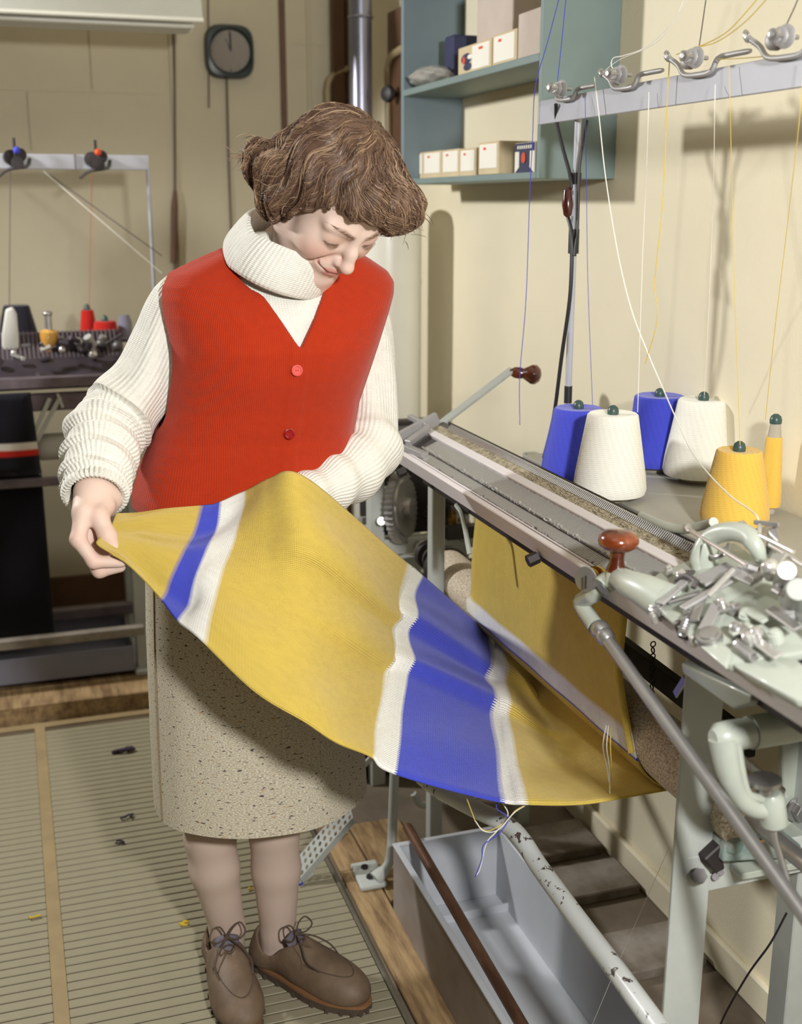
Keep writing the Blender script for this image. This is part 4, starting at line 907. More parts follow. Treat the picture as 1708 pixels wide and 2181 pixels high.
MB().tube(bez(tp_, 8), .0155, 18).build('tube_body', 'chipped_paint', bt, smooth=True)
q0 = tp_[0]; MB().tube(bez([q0, V(q0.x - .01, q0.y + .10, q0.z + .01), V(.72, 2.05, q0.z + .06), V(.83, 2.29, .545)], 8), .0125, 14).build('tube_rear', 'chipped_paint', bt, smooth=True)
# thin thread crossing the near leg
yarn([onx(1425, 1805, .84), onx(1330, 2020, .84), onx(1262, 2181, .84), onx(1240, 2240, .84)], 'yarn_white', 'single pale thread slanting down left of the near stand leg', .0005)
tag(MB().tube(bez([onx(1675, 1945, 1.0), onx(1640, 2010, 1.0), onx(1590, 2080, 1.0), onx(1535, 2181, 1.0), onx(1528, 2240, 1.0)], 6), .0016, 6).build('dark_wire', 'iron_dark', smooth=True), 'thin dark wire hanging between the stand legs', 'wire')

# ------------------------------------------------------------------ treadle, bent leg and drive behind the woman's legs
def perforated(o, u, v, nu, nv, name, par, m):
    b = MB(); du = u / nu; dv = v / nv
    for i in range(nu):
        for j in range(nv):
            c = o + du * (i + .5) + dv * (j + .5); sq = [c + du * a + dv * e for a, e in ((-.5, -.5), (0, -.5), (.5, -.5), (.5, 0), (.5, .5), (0, .5), (-.5, .5), (-.5, 0))]
            r = .3; ci = [c + du * (r * math.cos(k * math.pi / 4 - 3 * math.pi / 4)) + dv * (r * math.sin(k * math.pi / 4 - 3 * math.pi / 4)) for k in range(8)]
            b.add(sq + ci, [(k, (k + 1) % 8, 8 + (k + 1) % 8, 8 + k) for k in range(8)])
    return b.build(name, m, par, solid=.002)
td = thing('treadle_plate', onz(640, 1870, 0), 'perforated grey metal treadle plate slanting behind the legs', 'treadle')
o_ = onz(640, 1872, .012); e_ = V(o_.x + .075, o_.y + .16, .155); w_ = onz(632, 1832, .03) - o_; w_ = V(-.035, .03, .012)
t1 = ony(752, 1742, o_.y + .03); t0 = ony(742, 1702, o_.y + .07)
u_ = t1 - o_; wv = (t0 - t1)
perforated(o_, u_, wv, 11, 3, 'perforated_face', td, 'machine_grey')
MB().bar(o_ + V(0, -.002, -.004), t1 + V(0, -.002, -.004), .004, .016).build('plate_flange', 'machine_grey', td, bevel=.001)
MB().cyl(o_ + V(-.01, 0, -.012), o_ + V(.03, .03, -.012), .008).build('hinge_pin', 'stand_paint', td)
for k, (a, c_) in enumerate((((660, 1735), (700, 1735)), ((660, 1752), (700, 1752)), ((676, 1722), (676, 1768)))):
    MB().bar(ony(*a, 2.4), ony(*c_, 2.4), .005, .005).build('link_bar', 'stand_paint', td)
bl = thing('drive_stand', V(.70, 2.45, 0), 'bent grey tube leg with foot plate and dark drive box behind', 'stand')
lg = [ony(842, 1600, 2.2), ony(838, 1700, 2.19), ony(833, 1812, 2.175), ony(822, 1848, 2.165), ony(798, 1872, 2.155)]
MB().tube(bez(lg, 6), [.0105] * 19 + [.012, .014, .015, .016, .016, .016], 12).build('bent_leg', 'stand_paint', bl, smooth=True)
fp = onz(788, 1880, .0); MB().prism([fp + V(-.03, -.03, 0), fp + V(.03, -.03, 0), fp + V(.035, .07, 0), fp + V(-.025, .07, 0)], (0, 0, .012)).build('foot_plate', 'stand_paint', bl, bevel=.004, seg=2)
for dx, dy in ((0, 0), (.0, .04)): MB().cyl(fp + V(dx, dy, .012), fp + V(dx, dy, .018), .008, n=6).build('foot_bolt', 'iron_dark', bl)
MB().span((.70, 2.645, -.012), (.95, 3.02, .52)).build('drive_box', 'iron_dark', bl, bevel=.01, seg=2)
MB().span((.72, 2.42, .18), (.80, 2.55, .42)).build('motor_block', 'iron_dark', bl, bevel=.02, seg=3)
MB().cyl((.74, 2.40, .34), (.74, 2.44, .34), .05, n=28).build('drive_wheel', 'steel_dark', bl, smooth=True)
a = ony(765, 1640, 2.40); c_ = ony(800, 1605, 2.40); MB().bar(a, c_, .006, .012).build('drive_strap', 'stand_paint', bl)
MB().tube(bez([ony(880, 1690, 2.35), ony(900, 1715, 2.35), ony(960, 1705, 2.3), ony(1050, 1690, 2.2)], 6), .008, 10).build('brake_rod', 'stand_paint', bl, smooth=True)
MB().bar(ony(740, 1822, 2.5), ony(830, 1810, 2.5), .008, .008).build('lower_rail', 'timber', bl)

# ------------------------------------------------------------------ further machine seen past the roller
fm2 = thing('gear_frame', V(.85, 2.75, 0), 'pale frame of gears and shafts beyond the far end of the machine', 'machine')
for xx, yy in ((.80, 2.62), (1.02, 2.62), (.80, 3.05)):
    MB().span((xx - .018, yy - .018, -.012), (xx + .018, yy + .018, .86)).build('frame_leg', 'stand_paint', fm2, bevel=.002)
MB().span((.74, 2.60, .60), (1.06, 2.63, .64)).build('frame_rail', 'stand_paint', fm2, bevel=.002)
MB().span((.56, 2.66, .535), (1.06, 2.69, .57)).build('frame_rail', 'stand_paint', fm2, bevel=.002)
MB().span((.60, 2.95, .70), (1.08, 3.0, .86)).build('rear_box', 'iron_dark', fm2, bevel=.005)
MB().span((.84, 2.70, .62), (1.04, 2.9, .86)).build('gear_case', 'iron_dark', fm2, bevel=.008, seg=2)
def gear(c, ax, R, w, m, teeth=26, name='gear_wheel'):
    prof = []; b = MB(); x, y, z = basis(ax); c = Vector(c); n_ = teeth * 2
    ring = lambda r0, h: [c + z * h + (x * math.cos(2 * math.pi * k / n_) + y * math.sin(2 * math.pi * k / n_)) * (r0 * (1.05 if k % 2 else .96)) for k in range(n_)]
    inn = lambda r0, h: [c + z * h + (x * math.cos(2 * math.pi * k / n_) + y * math.sin(2 * math.pi * k / n_)) * r0 for k in range(n_)]
    b.grid([inn(R * .3, -w * .2), inn(R * .8, -w * .2), inn(R * .82, 0), ring(R, 0), ring(R, w), inn(R * .82, w), inn(R * .8, w * 1.2), inn(R * .3, w * 1.2), inn(R * .28, w * 2), inn(.002, w * 2)], closed=True)
    return b.build(name, m, fm2)
gear(ony(846, 1082, 2.62), (.75, -.6, .1), .085, .02, 'steel', 40); gear(ony(812, 1075, 2.75), (.7, -.7, 0), .07, .02, 'steel_dull', 34)
gear(ony(966, 1105, 2.62), (.5, -.8, .1), .022, .012, 'brass', 16); gear(ony(985, 1130, 2.6), (.5, -.8, .1), .026, .012, 'steel', 18); gear(ony(925, 1090, 2.64), (.3, -.9, .1), .03, .015, 'iron_dark', 18)
for px, py, r_ in ((846, 1080, .012), (845, 1115, .008), (812, 1110, .01)):
    MB().cyl(ony(px, py, 2.57), ony(px, py, 2.61), r_).build('axle_end', 'steel_bright', fm2, smooth=True)
MB().bar(ony(770, 1050, 2.7), ony(860, 1046, 2.7), .012, .03).build('frame_brace', 'stand_paint', fm2, bevel=.002)
MB().bar(ony(760, 1110, 2.7), ony(880, 1100, 2.7), .012, .02).build('frame_brace', 'steel_dull', fm2, bevel=.002)
MB().bar(ony(880, 1010, 2.6), ony(1000, 1085, 2.6), .02, .03).build('frame_brace', 'iron_dark', fm2, bevel=.002)
for k in range(3): MB().span((.96, 2.55 + .0, .64 - .09 * k), (1.08, 2.58, .67 - .09 * k)).build('frame_slat', 'iron_dark', fm2)

# ------------------------------------------------------------------ second knitting machine against the back wall, left
YM = 3.40
sm_ = thing('rear_knitting_machine', V(-.1, YM, .05), 'second knitting machine at the back left with black cloth on it', 'machine')
mat('bed_dark', (78, 70, 78), .4, .5, var=.3, vscale=14); mat('bed_mid', (118, 106, 112), .45, .4, var=.25, vscale=20)
xr = ony(272, 800, YM).x; xl = -.9
def zrow(py, y=YM): return ony(140, py, y).z
MB().prism([(xl, YM, zrow(800)), (xl, YM + .16, zrow(752) + .045), (xl, YM + .30, zrow(800)), (xl, YM + .25, zrow(830)), (xl, YM + .02, zrow(830))], (xr - xl, 0, 0)).build('machine_bed', 'bed_dark', sm_, bevel=.003)
MB().span((xl, YM - .03, zrow(822)), (xr, YM, zrow(798))).build('front_rail', 'bed_mid', sm_, bevel=.003)
MB().span((xl, YM - .012, zrow(872)), (xr + .02, YM + .01, zrow(835))).build('lower_rail', 'bed_mid', sm_, bevel=.003)
for k in range(60):
    x = xr - .02 - k * .012
    MB().bar((x, YM + .02, zrow(800) + .006), (x, YM + .15, zrow(752) + .047), .004, .003).build('needle', 'bed_mid', sm_)
for x in (xr + .0, -.75):
    for yy in (YM + .02, YM + .28):
        MB().span((x - .022, yy - .02, .05), (x + .022, yy + .02, zrow(800))).build('stand_leg', 'stand_paint', sm_, bevel=.003)
    MB().span((x - .03, YM - .03, .05), (x + .07, YM + .31, .066)).build('foot_plate', 'stand_paint', sm_, bevel=.003)
MB().span((xl, YM - .02, zrow(1030)), (xr, YM + .0, zrow(1012))).build('cross_rail', 'bed_mid', sm_, bevel=.003)
MB().span((xl, YM - .06, zrow(1372, YM - .06)), (xr, YM - .03, zrow(1352, YM - .06))).build('cross_rail', 'grey_board', sm_, bevel=.003)
MB().span((xl, YM + .2, zrow(1322, YM + .2)), (xr, YM + .23, zrow(1300, YM + .2))).build('cross_rail', 'bed_mid', sm_, bevel=.003)
x0 = ony(78, 955, YM + .03).x; x1 = ony(156, 955, YM + .03).x
MB().lathe([(.03, 0), (.038, .01), (.038, x1 - x0 + .05)], (x0, YM + .04, zrow(955)), (1, 0, 0), 28).build('cloth_roller', 'soft_white', sm_, smooth=True)
for a, c_ in (((106, 848), (70, 930)), ((128, 846), (78, 940)), ((70, 930), (86, 1010)), ((122, 838), (134, 868))):
    MB().bar(ony(*a, YM - .02), ony(*c_, YM - .02), .008, .012).build('tension_arm', 'stand_paint', sm_, bevel=.001)
MB().span((ony(125, 800, YM).x, YM - .01, zrow(868)), (ony(215, 800, YM).x, YM + .02, zrow(836))).build('red_box', 'brown_paint', sm_, bevel=.002)
# clutter on the bed
def mpx(px, py, y=YM + .10): return ony(px, py, y)
mat('handle_wood', (206, 158, 74), .35, rgb2=(176, 122, 50), vscale=12, coat=.4)
p0 = mpx(103, 775); p1 = mpx(104, 702)
L_ = (p1 - p0).length
MB().lathe([(.013, 0), (.012, L_ * .15), (.017, L_ * .45), (.025, L_ * .8), (.025, L_ * .93), (.016, L_)], p0, p1 - p0, 24).build('wooden_handle', 'handle_wood', sm_, smooth=True)
MB().cyl(p1, p1 + V(0, 0, .04), .010).build('handle_ferrule', 'steel', sm_, smooth=True)
MB().ell(p1 + V(0, 0, .045), (.014, .014, .008)).build('handle_cap', 'steel', sm_, smooth=True)
MB().prism([mpx(5, 780), mpx(42, 775), mpx(40, 720), mpx(36, 670), mpx(28, 655), mpx(12, 660), mpx(4, 715)], (0, .04, 0)).build('carriage_post', 'soft_white', sm_, bevel=.006, seg=2)
for k in range(34):
    px = random.uniform(0, 268); py = 752 + random.uniform(-24, 26) - (8 if px > 130 else 0); p = mpx(px, py, YM + random.uniform(.0, .16)); s_ = random.uniform(.007, .017)
    m = random.choice(('steel', 'steel_dark', 'steel_dull', 'bed_dark', 'steel_bright'))
    if k % 3 == 0: MB().cyl(p, p + V(random.uniform(-.03, .03), random.uniform(-.02, .02), random.uniform(0, .03)), s_ * .8, n=12).build('cam_screw', m, sm_)
    elif k % 3 == 1: MB().bar(p, p + V(random.uniform(-.06, .06), 0, random.uniform(-.01, .03)), s_, s_ * .7).build('cam_lever', m, sm_, bevel=.002)
    else: MB().ell(p, (s_, s_, s_)).build('cam_knob', m, sm_, smooth=True)
MB().bar(mpx(165, 742), mpx(262, 752), .03, .012).build('carriage_slide', 'steel', sm_, bevel=.002)
MB().bar(mpx(140, 727, YM + .14), mpx(270, 724, YM + .14), .03, .01).build('carriage_slide', 'bed_dark', sm_, bevel=.002)
# black cloth on it
knit('black_knit', (20, 18, 26), rib=.006, row=.003, depth=.5, stripes=[(0, (18, 17, 26)), (.138, (226, 218, 206)), (.158, (200, 40, 26)), (.176, (18, 17, 26))])
xa = -.5; xb = ony(70, 900, YM - .035).x
zt0 = zrow(828); zt1 = zrow(1000); zt2 = zrow(1352)
rows3 = [[V(xa + (xb - xa) * j / 20 + .012 * f, YM - .036 - .01 * math.sin(j * .8) * f, zt0 + (zt1 - zt0) * f) for j in range(21)] for f in [k / 10 for k in range(11)]]
ck = thing('black_cloth', V(-.2, YM - .03, .3), 'black knitted cloth with a white and red stripe hanging at far left', 'cloth')
MB().grid(rows3, uv=lambda i, j: (.5 * j / 20, (zt0 - zt1) * i / 10)).build('upper_panel', 'black_knit', ck, smooth=True, solid=.003)
xb2 = ony(104, 1200, YM + .03).x
rows4 = [[V(xa + (xb2 - xa) * j / 20, YM + .03 + .006 * math.sin(j * .8), zt1 + .0 + (zt2 - zt1) * f) for j in range(21)] for f in [k / 6 for k in range(7)]]
MB().grid(rows4, uv=lambda i, j: (.5 * j / 20, .3 + .1 * i)).build('lower_panel', 'black_knit', ck, smooth=True, solid=.003)
# trough and sleeper below it
tb = thing('rear_trough', V(-.2, YM, .05), 'blue-grey sheet-metal trough under the rear knitting machine', 'trough')
mat('bin_blue', (128, 128, 142), .5, var=.1); z0_, z1_ = .068, zrow(1392, YM - .02)
MB().span((xl, YM - .02, z0_), (xr - .03, YM - .014, z1_)).build('trough_side', 'bin_blue', tb, bevel=.001)
MB().span((xl, YM + .25, z0_), (xr - .03, YM + .256, z1_ + .03)).build('trough_side', 'bin_blue', tb, bevel=.001)
MB().span((xl, YM - .014, z0_), (xr - .03, YM + .25, z0_ + .005)).build('trough_bottom', 'bin_blue', tb)
MB().span((xr - .036, YM - .014, z0_), (xr - .03, YM + .25, z1_)).build('trough_end', 'bin_blue', tb, bevel=.001)
tag(MB().span((-1.4, 3.255, -.012), (.60, 3.42, .05)).build('floor_sleeper', 'timber', bevel=.004), 'rough timber sleeper along the back edge of the mat', 'beam')
tag(MB().span((-1.4, 3.60, -.012), (.60, 3.76, .05)).build('floor_sleeper', 'timber', bevel=.004), 'rear timber sleeper below the back wall', 'beam')
# cones on a shelf behind the bed
def rcone(px, pyb, pyt, hb, ht, y, m, lab, cap=True):
    p = ony(px, pyb, y); tpz = ony(px, pyt, y); Z = (p - CAM).dot(DV); h = tpz.z - p.z; r0_, r1_ = hb / FPX * Z, ht / FPX * Z
    t = thing('rear_yarn_cone', p, lab, 'yarn cone', 'cones on the rear machine')
    MB().lathe([(r0_ * .5, 0), (r0_, .004), (r1_, h - .004), (r1_ * .9, h), (r1_ * .2, h)], p, n=32).build('wound_yarn', m, t, smooth=True)
    if cap: MB().lathe([(.010, h), (.009, h + .012), (.003, h + .018)], p, n=14).build('cone_cap', 'spindle_cap', t, smooth=True)
cone_wool('wool_black', (30, 28, 40), (22, 20, 30)); cone_wool('wool_red', (190, 34, 24), (160, 24, 18))
ysh = YM + .36
zs = min(ony(223, 726, ysh).z, ony(42, 738, ysh).z)
MB().span((xl, YM + .28, zs - .03), (xr, YM + .48, zs - .012)).build('yarn_shelf', 'bed_mid', sm_, bevel=.002)
rcone(42, 742, 650, 46, 27, ysh, 'wool_black', 'large black yarn cone at the far left back', False)
rcone(226, 726, 684, 29, 23, ysh - .04, 'wool_red', 'red yarn cone in front on the rear machine')
rcone(190, 724, 660, 20, 13, ysh + .05, 'wool_red', 'taller red yarn cone behind the other red one')
mat('jar_glass', (150, 150, 170), .2, var=.2)
MB().lathe([(.02, 0), (.022, .01), (.022, .06), (.016, .075), (.016, .08)], ony(268, 726, ysh), n=20).build('oil_jar', 'jar_glass', sm_, smooth=True)
# rack bar over it
yr = 3.62
ra_ = thing('rear_yarn_bar', V(0, yr, 1.0), 'pale yarn bar with two dark tension units against back wall', 'rack')
za = ony(0, 360, yr).z; zb_ = ony(0, 327, yr).z; xe = ony(318, 352, yr).x
MB().span((-.9, yr, za), (xe, yr + .012, zb_)).build('cross_bar', 'bar_paint', ra_, bevel=.002)
MB().span((ony(160, 340, yr).x - .003, yr - .004, za), (ony(160, 340, yr).x + .003, yr, zb_)).build('joint_clip', 'steel_dark', ra_)
MB().cyl((xe - .004, yr + .006, 1.0), (xe - .004, yr + .006, za), .0055, n=10).build('end_pole', 'bar_paint', ra_, smooth=True)
MB().cyl((-.6, yr + .02, 1.0), (-.6, yr + .02, za), .0055, n=10).build('end_pole', 'bar_paint', ra_, smooth=True)
for px, py, m in ((32, 338, 'yarn_blue'), (204, 342, 'print_orange')):
    c_ = ony(px, py, yr - .012)
    for k, (dx, dz, r_) in enumerate(((0, 0, .024), (-.012, .004, .02), (.014, .01, .018), (.005, -.012, .018))):
        MB().lathe([(r_ * .3, -.006), (r_, -.004), (r_, .004), (r_ * .3, .006)], c_ + V(dx, -.008 * k, dz), (random.uniform(-.5, .5), -1, random.uniform(-.3, .3)), 18).build('tension_disc', 'iron_dark', ra_, smooth=True)
    MB().tube(bez([c_ + V(-.05, -.03, -.05), c_ + V(-.02, -.02, -.03), c_ + V(.03, -.02, -.02), c_ + V(.04, 0, .0)], 5), .005, 8).build('tension_arm', 'steel_dark', ra_, smooth=True)
    MB().tube([c_ + V(.0, -.02, .02), c_ + V(.0, -.015, .055)], .004, 8).build('spring_wire', 'iron_dark', ra_, smooth=True)
    MB().ell(c_ + V(.006, -.025, .022), (.01, .008, .01)).build('wound_yarn_end', m, ra_, smooth=True)
def ryarn(a, c_, m, lab, r=.0012): tag(MB().tube([ony(*a), ony(*c_)], r, 5).build('yarn_strand', m), lab, 'yarn', 'yarn strands of the rear machine')
ryarn((105, 372, yr), (345, 545, YM + .1), 'wire_grey', 'dark yarn slanting from rear bar behind the woman\'s shoulder', .0016)
ryarn((92, 364, yr - .002), (345, 582, YM + .1), 'yarn_white', 'pale yarn slanting down to the woman\'s shoulder', .0013)
ryarn((22, 362, yr), (20, 655, YM + .3), 'wire_grey', 'dark yarn hanging from the rear bar to black cone')
ryarn((196, 372, yr), (190, 655, YM + .4), 'print_orange', 'faint orange yarn hanging to the red cones', .0007)
# ------------------------------------------------------------------ the woman: implicit surfaces meshed with surface nets
def npv(v): return np.array(v, float)
def Q(px, py, y): return npv(ony(px, py, y))
def s_ell(p, c, r):
    q = p - npv(c); r = npv(r); k0 = np.sqrt(((q / r) ** 2).sum(-1)); k1 = np.sqrt(((q / (r * r)) ** 2).sum(-1)) + 1e-9
    return k0 * (k0 - 1) / k1
def s_cap(p, a, b, r0, r1=None):
    a = npv(a); b = npv(b); r1 = r0 if r1 is None else r1; ab = b - a; t = np.clip(((p - a) @ ab) / (ab @ ab), 0, 1)
    return np.sqrt((((p - a) - t[..., None] * ab) ** 2).sum(-1)) - (r0 + (r1 - r0) * t)
def s_chain(p, pts, rs, k=.004):
    d = None
    for i in range(len(pts) - 1):
        e = s_cap(p, pts[i], pts[i + 1], rs[i], rs[i + 1]); d = e if d is None else smin(d, e, k)
    return d
def smin(a, b, k): h = np.clip(.5 + .5 * (b - a) / k, 0, 1); return b + (a - b) * h - k * h * (1 - h)
def smax(a, b, k): return -smin(-a, -b, k)
def surf(f, lo, hi, h):
    """naive surface nets of f<0; coarse blocks far from the surface are skipped"""
    lo = npv(lo); n = np.ceil((npv(hi) - lo) / h).astype(int) + 2; B = 6; nb = -(-n // B)
    g = np.stack(np.meshgrid(*[np.arange(k) for k in nb], indexing='ij'), -1)
    dc = f((lo + (g + .5) * B * h - h / 2).reshape(-1, 3)).reshape(nb)
    keep = np.abs(dc) < B * h * 1.25
    val = np.repeat(np.repeat(np.repeat(dc, B, 0), B, 1), B, 2)[:n[0], :n[1], :n[2]]
    msk = np.repeat(np.repeat(np.repeat(keep, B, 0), B, 1), B, 2)[:n[0], :n[1], :n[2]]
    idx = np.argwhere(msk)
    out = np.empty(len(idx))
    for s in range(0, len(idx), 300000): out[s:s + 300000] = f(lo + idx[s:s + 300000] * h)
    val[msk] = out
    neg = val < 0; nx, ny, nz = np.array(val.shape) - 1
    cs = sum(neg[i:i + nx, j:j + ny, k:k + nz].astype(np.int8) for i in (0, 1) for j in (0, 1) for k in (0, 1))
    act = (cs > 0) & (cs < 8); cells = np.argwhere(act); vid = -np.ones(act.shape, np.int64); vid[act] = np.arange(len(cells))
    acc = np.zeros((len(cells), 3)); cnt = np.zeros(len(cells)); cor = [(i, j, k) for i in (0, 1) for j in (0, 1) for k in (0, 1)]
    for a in cor:
        for ax in range(3):
            if a[ax]: continue
            b = list(a); b[ax] = 1
            va = val[cells[:, 0] + a[0], cells[:, 1] + a[1], cells[:, 2] + a[2]]; vb_ = val[cells[:, 0] + b[0], cells[:, 1] + b[1], cells[:, 2] + b[2]]
            x = (va < 0) != (vb_ < 0); t = np.where(x, va / np.where(x, va - vb_, 1), 0)
            off = np.tile(npv(a), (len(cells), 1)); off[:, ax] += t; acc[x] += off[x]; cnt[x] += 1
    verts = lo + (cells + acc / np.maximum(cnt, 1)[:, None]) * h
    quads = []
    for ax in range(3):
        o = [slice(1, -1)] * 3; o2 = list(o); o[ax] = slice(0, -1); o2[ax] = slice(1, None)
        sl = [slice(1, s - 1) for s in val.shape]; s1 = list(sl); s2 = list(sl); s1[ax] = slice(0, val.shape[ax] - 1); s2[ax] = slice(1, val.shape[ax])
        a_, b_ = neg[tuple(s1)], neg[tuple(s2)]; e = np.argwhere(a_ != b_)
        if not len(e): continue
        base = e.copy()
        for d in range(3):
            if d != ax: base[:, d] += 1
        flip = a_[tuple(e.T)]; u, w = [(1, 2), (2, 0), (0, 1)][ax]
        def cv(du, dw):
            c = base.copy(); c[:, u] -= du; c[:, w] -= dw; return vid[tuple(c.T)]
        q = np.stack([cv(1, 1), cv(0, 1), cv(0, 0), cv(1, 0)], 1); q[~flip] = q[~flip][:, ::-1]; quads.append(q)
    quads = np.concatenate(quads); quads = quads[(quads >= 0).all(1)]
    return verts, quads
def relax(v, q, it=2, lam=.5):
    for _ in range(it):
        s = np.zeros_like(v); c = np.zeros(len(v))
        for a, b in ((0, 1), (1, 2), (2, 3), (3, 0)):
            np.add.at(s, q[:, a], v[q[:, b]]); np.add.at(s, q[:, b], v[q[:, a]]); np.add.at(c, q[:, a], 1); np.add.at(c, q[:, b], 1)
        v = v + lam * (s / np.maximum(c, 1)[:, None] - v)
    return v
def arr_mesh(name, v, q, m, parent, uv=None, col=None):
    off = npv(world_loc(parent)); me = bpy.data.meshes.new(name); k = q.shape[1]
    me.vertices.add(len(v)); me.vertices.foreach_set('co', (v - off).astype(np.float32).ravel())
    me.loops.add(q.size); me.loops.foreach_set('vertex_index', q.astype(np.int32).ravel())
    me.polygons.add(len(q)); me.polygons.foreach_set('loop_start', np.arange(0, q.size, k, dtype=np.int32)); me.polygons.foreach_set('loop_total', np.full(len(q), k, np.int32))
    me.polygons.foreach_set('use_smooth', np.ones(len(q), bool))
    if uv is not None:
        ul = me.uv_layers.new(name='UVMap'); ul.data.foreach_set('uv', uv[q.ravel()].astype(np.float32).ravel())
    if col is not None:
        ca = me.color_attributes.new('tint', 'FLOAT_COLOR', 'POINT'); ca.data.foreach_set('color', np.concatenate([col, np.ones((len(v), 1))], 1).astype(np.float32).ravel())
    me.update(calc_edges=True); me.validate(); me.materials.append(MATS[m] if isinstance(m, str) else m)
    o = bpy.data.objects.new(name, me); COL.objects.link(o); o.parent = parent
    return o
def noise3(p, s, seed=0):
    """cheap smooth pseudo-noise from summed sines"""
    r = np.random.default_rng(seed); d = np.zeros(p.shape[:-1])
    for i in range(6):
        w = r.normal(size=3); w = w / np.linalg.norm(w) * s * (1 + .6 * r.random()); d += np.sin(p @ w + r.random() * 6.28)
    return d / 6

wm = thing('person', (.36, 1.93, 0), 'woman in red knitted vest, cream turtleneck and tweed skirt holding cloth', 'person')
# --- materials
def skin_mat():
    m = bpy.data.materials.new('skin'); m.use_nodes = True; N = NT(m); b = N.n['Principled BSDF']
    at = N.node('ShaderNodeAttribute', attribute_name='tint'); N.l(at.outputs['Color'], b.inputs['Base Color'])
    b.inputs['Roughness'].default_value = .58; b.inputs['Specular IOR Level'].default_value = .35
    b.inputs['Subsurface Weight'].default_value = .12; b.inputs['Subsurface Radius'].default_value = (.012, .005, .003); b.inputs['Subsurface Scale'].default_value = .5
    tc = N.node('ShaderNodeTexCoord'); n2 = N.node('ShaderNodeTexNoise', i_Scale=380.0, i_Detail=2.0); N.l(tc.outputs['Object'], n2.inputs['Vector'])
    bp = N.node('ShaderNodeBump', i_Strength=.10, i_Distance=.001); N.l(n2.outputs[0], bp.inputs['Height']); N.l(bp.outputs[0], b.inputs['Normal']); MATS['skin'] = m
skin_mat()
knit('red_knit', (178, 50, 18), rib=.0036, row=.0034, depth=.35, dist=.0010)
knit('cream_knit', (238, 236, 226), rib=.0066, row=.0030, depth=.42, dist=.0016)
def tweed():
    m = bpy.data.materials.new('tweed'); m.use_nodes = True; N = NT(m); b = N.n['Principled BSDF']
    tc = N.node('ShaderNodeUVMap'); mp = N.node('ShaderNodeMapping'); N.l(tc.outputs[0], mp.inputs[0]); mp.inputs['Scale'].default_value = (1, 2.6, 1)
    n1 = N.node('ShaderNodeTexNoise', i_Scale=300.0, i_Detail=4.0, i_Roughness=.7); N.l(mp.outputs[0], n1.inputs['Vector'])
    n2 = N.node('ShaderNodeTexNoise', i_Scale=95.0, i_Detail=2.0, i_Roughness=.5); N.l(mp.outputs[0], n2.inputs['Vector'])
    n3 = N.node('ShaderNodeTexNoise', i_Scale=70.0, i_Detail=2.0); N.l(mp.outputs[0], n3.inputs['Vector'])
    r1 = N.node('ShaderNodeValToRGB'); r1.color_ramp.elements[0].position = .40; r1.color_ramp.elements[1].position = .60
    r1.color_ramp.elements[0].color = (*lin((160, 149, 124)), 1); r1.color_ramp.elements[1].color = (*lin((230, 222, 202)), 1); N.l(n1.outputs[0], r1.inputs[0])
    r2 = N.node('ShaderNodeValToRGB'); r2.color_ramp.elements[0].position = .63; r2.color_ramp.elements[1].position = .68; N.l(n2.outputs[0], r2.inputs[0])
    r3 = N.node('ShaderNodeValToRGB'); r3.color_ramp.elements[0].position = .68; r3.color_ramp.elements[1].position = .74; N.l(n3.outputs[0], r3.inputs[0])
    m1 = N.node('ShaderNodeMix', data_type='RGBA'); N.l(r2.outputs[0], m1.inputs[0]); N.l(r1.outputs[0], m1.inputs['A']); m1.inputs['B'].default_value = (*lin((78, 72, 80)), 1)
    m2 = N.node('ShaderNodeMix', data_type='RGBA'); N.l(r3.outputs[0], m2.inputs[0]); N.l(m1.outputs['Result'], m2.inputs['A']); m2.inputs['B'].default_value = (*lin((196, 142, 84)), 1)
    N.l(m2.outputs['Result'], b.inputs['Base Color']); b.inputs['Roughness'].default_value = .95; b.inputs['Specular IOR Level'].default_value = .15
    bp = N.node('ShaderNodeBump', i_Strength=.22, i_Distance=.001); N.l(n1.outputs[0], bp.inputs['Height']); N.l(bp.outputs[0], b.inputs['Normal']); MATS['tweed'] = m
tweed()
def hair_mat():
    m = bpy.data.materials.new('brown_hair'); m.use_nodes = True; N = NT(m); b = N.n['Principled BSDF']
    uv = N.node('ShaderNodeUVMap'); sp = N.node('ShaderNodeSeparateXYZ'); N.l(uv.outputs[0], sp.inputs[0])
    rp = N.node('ShaderNodeValToRGB'); e = rp.color_ramp.elements; e[0].color = (*lin((76, 54, 44)), 1); e[1].color = (*lin((198, 168, 134)), 1); e2 = e.new(.5); e2.color = (*lin((124, 96, 76)), 1)
    N.l(sp.outputs[0], rp.inputs[0]); N.l(rp.outputs[0], b.inputs['Base Color']); b.inputs['Roughness'].default_value = .42; b.inputs['Specular IOR Level'].default_value = .5; MATS['brown_hair'] = m
hair_mat()
mat('shoe_leather', (122, 102, 82), .6, rgb2=(100, 82, 64), vscale=14, bump=.15, bscale=160)
mat('shoe_sole', (92, 78, 66), .7, var=.2); mat('shoe_welt', (138, 98, 64), .6, var=.15); mat('lace', (84, 68, 56), .8); mat('tongue_lining', (104, 98, 108), .7)
mat('button_pink', (226, 92, 84), .25, var=.05, coat=.5); mat('button_red', (150, 16, 20), .2, var=.05, coat=.6); mat('brow_hair', (118, 88, 66), .6)

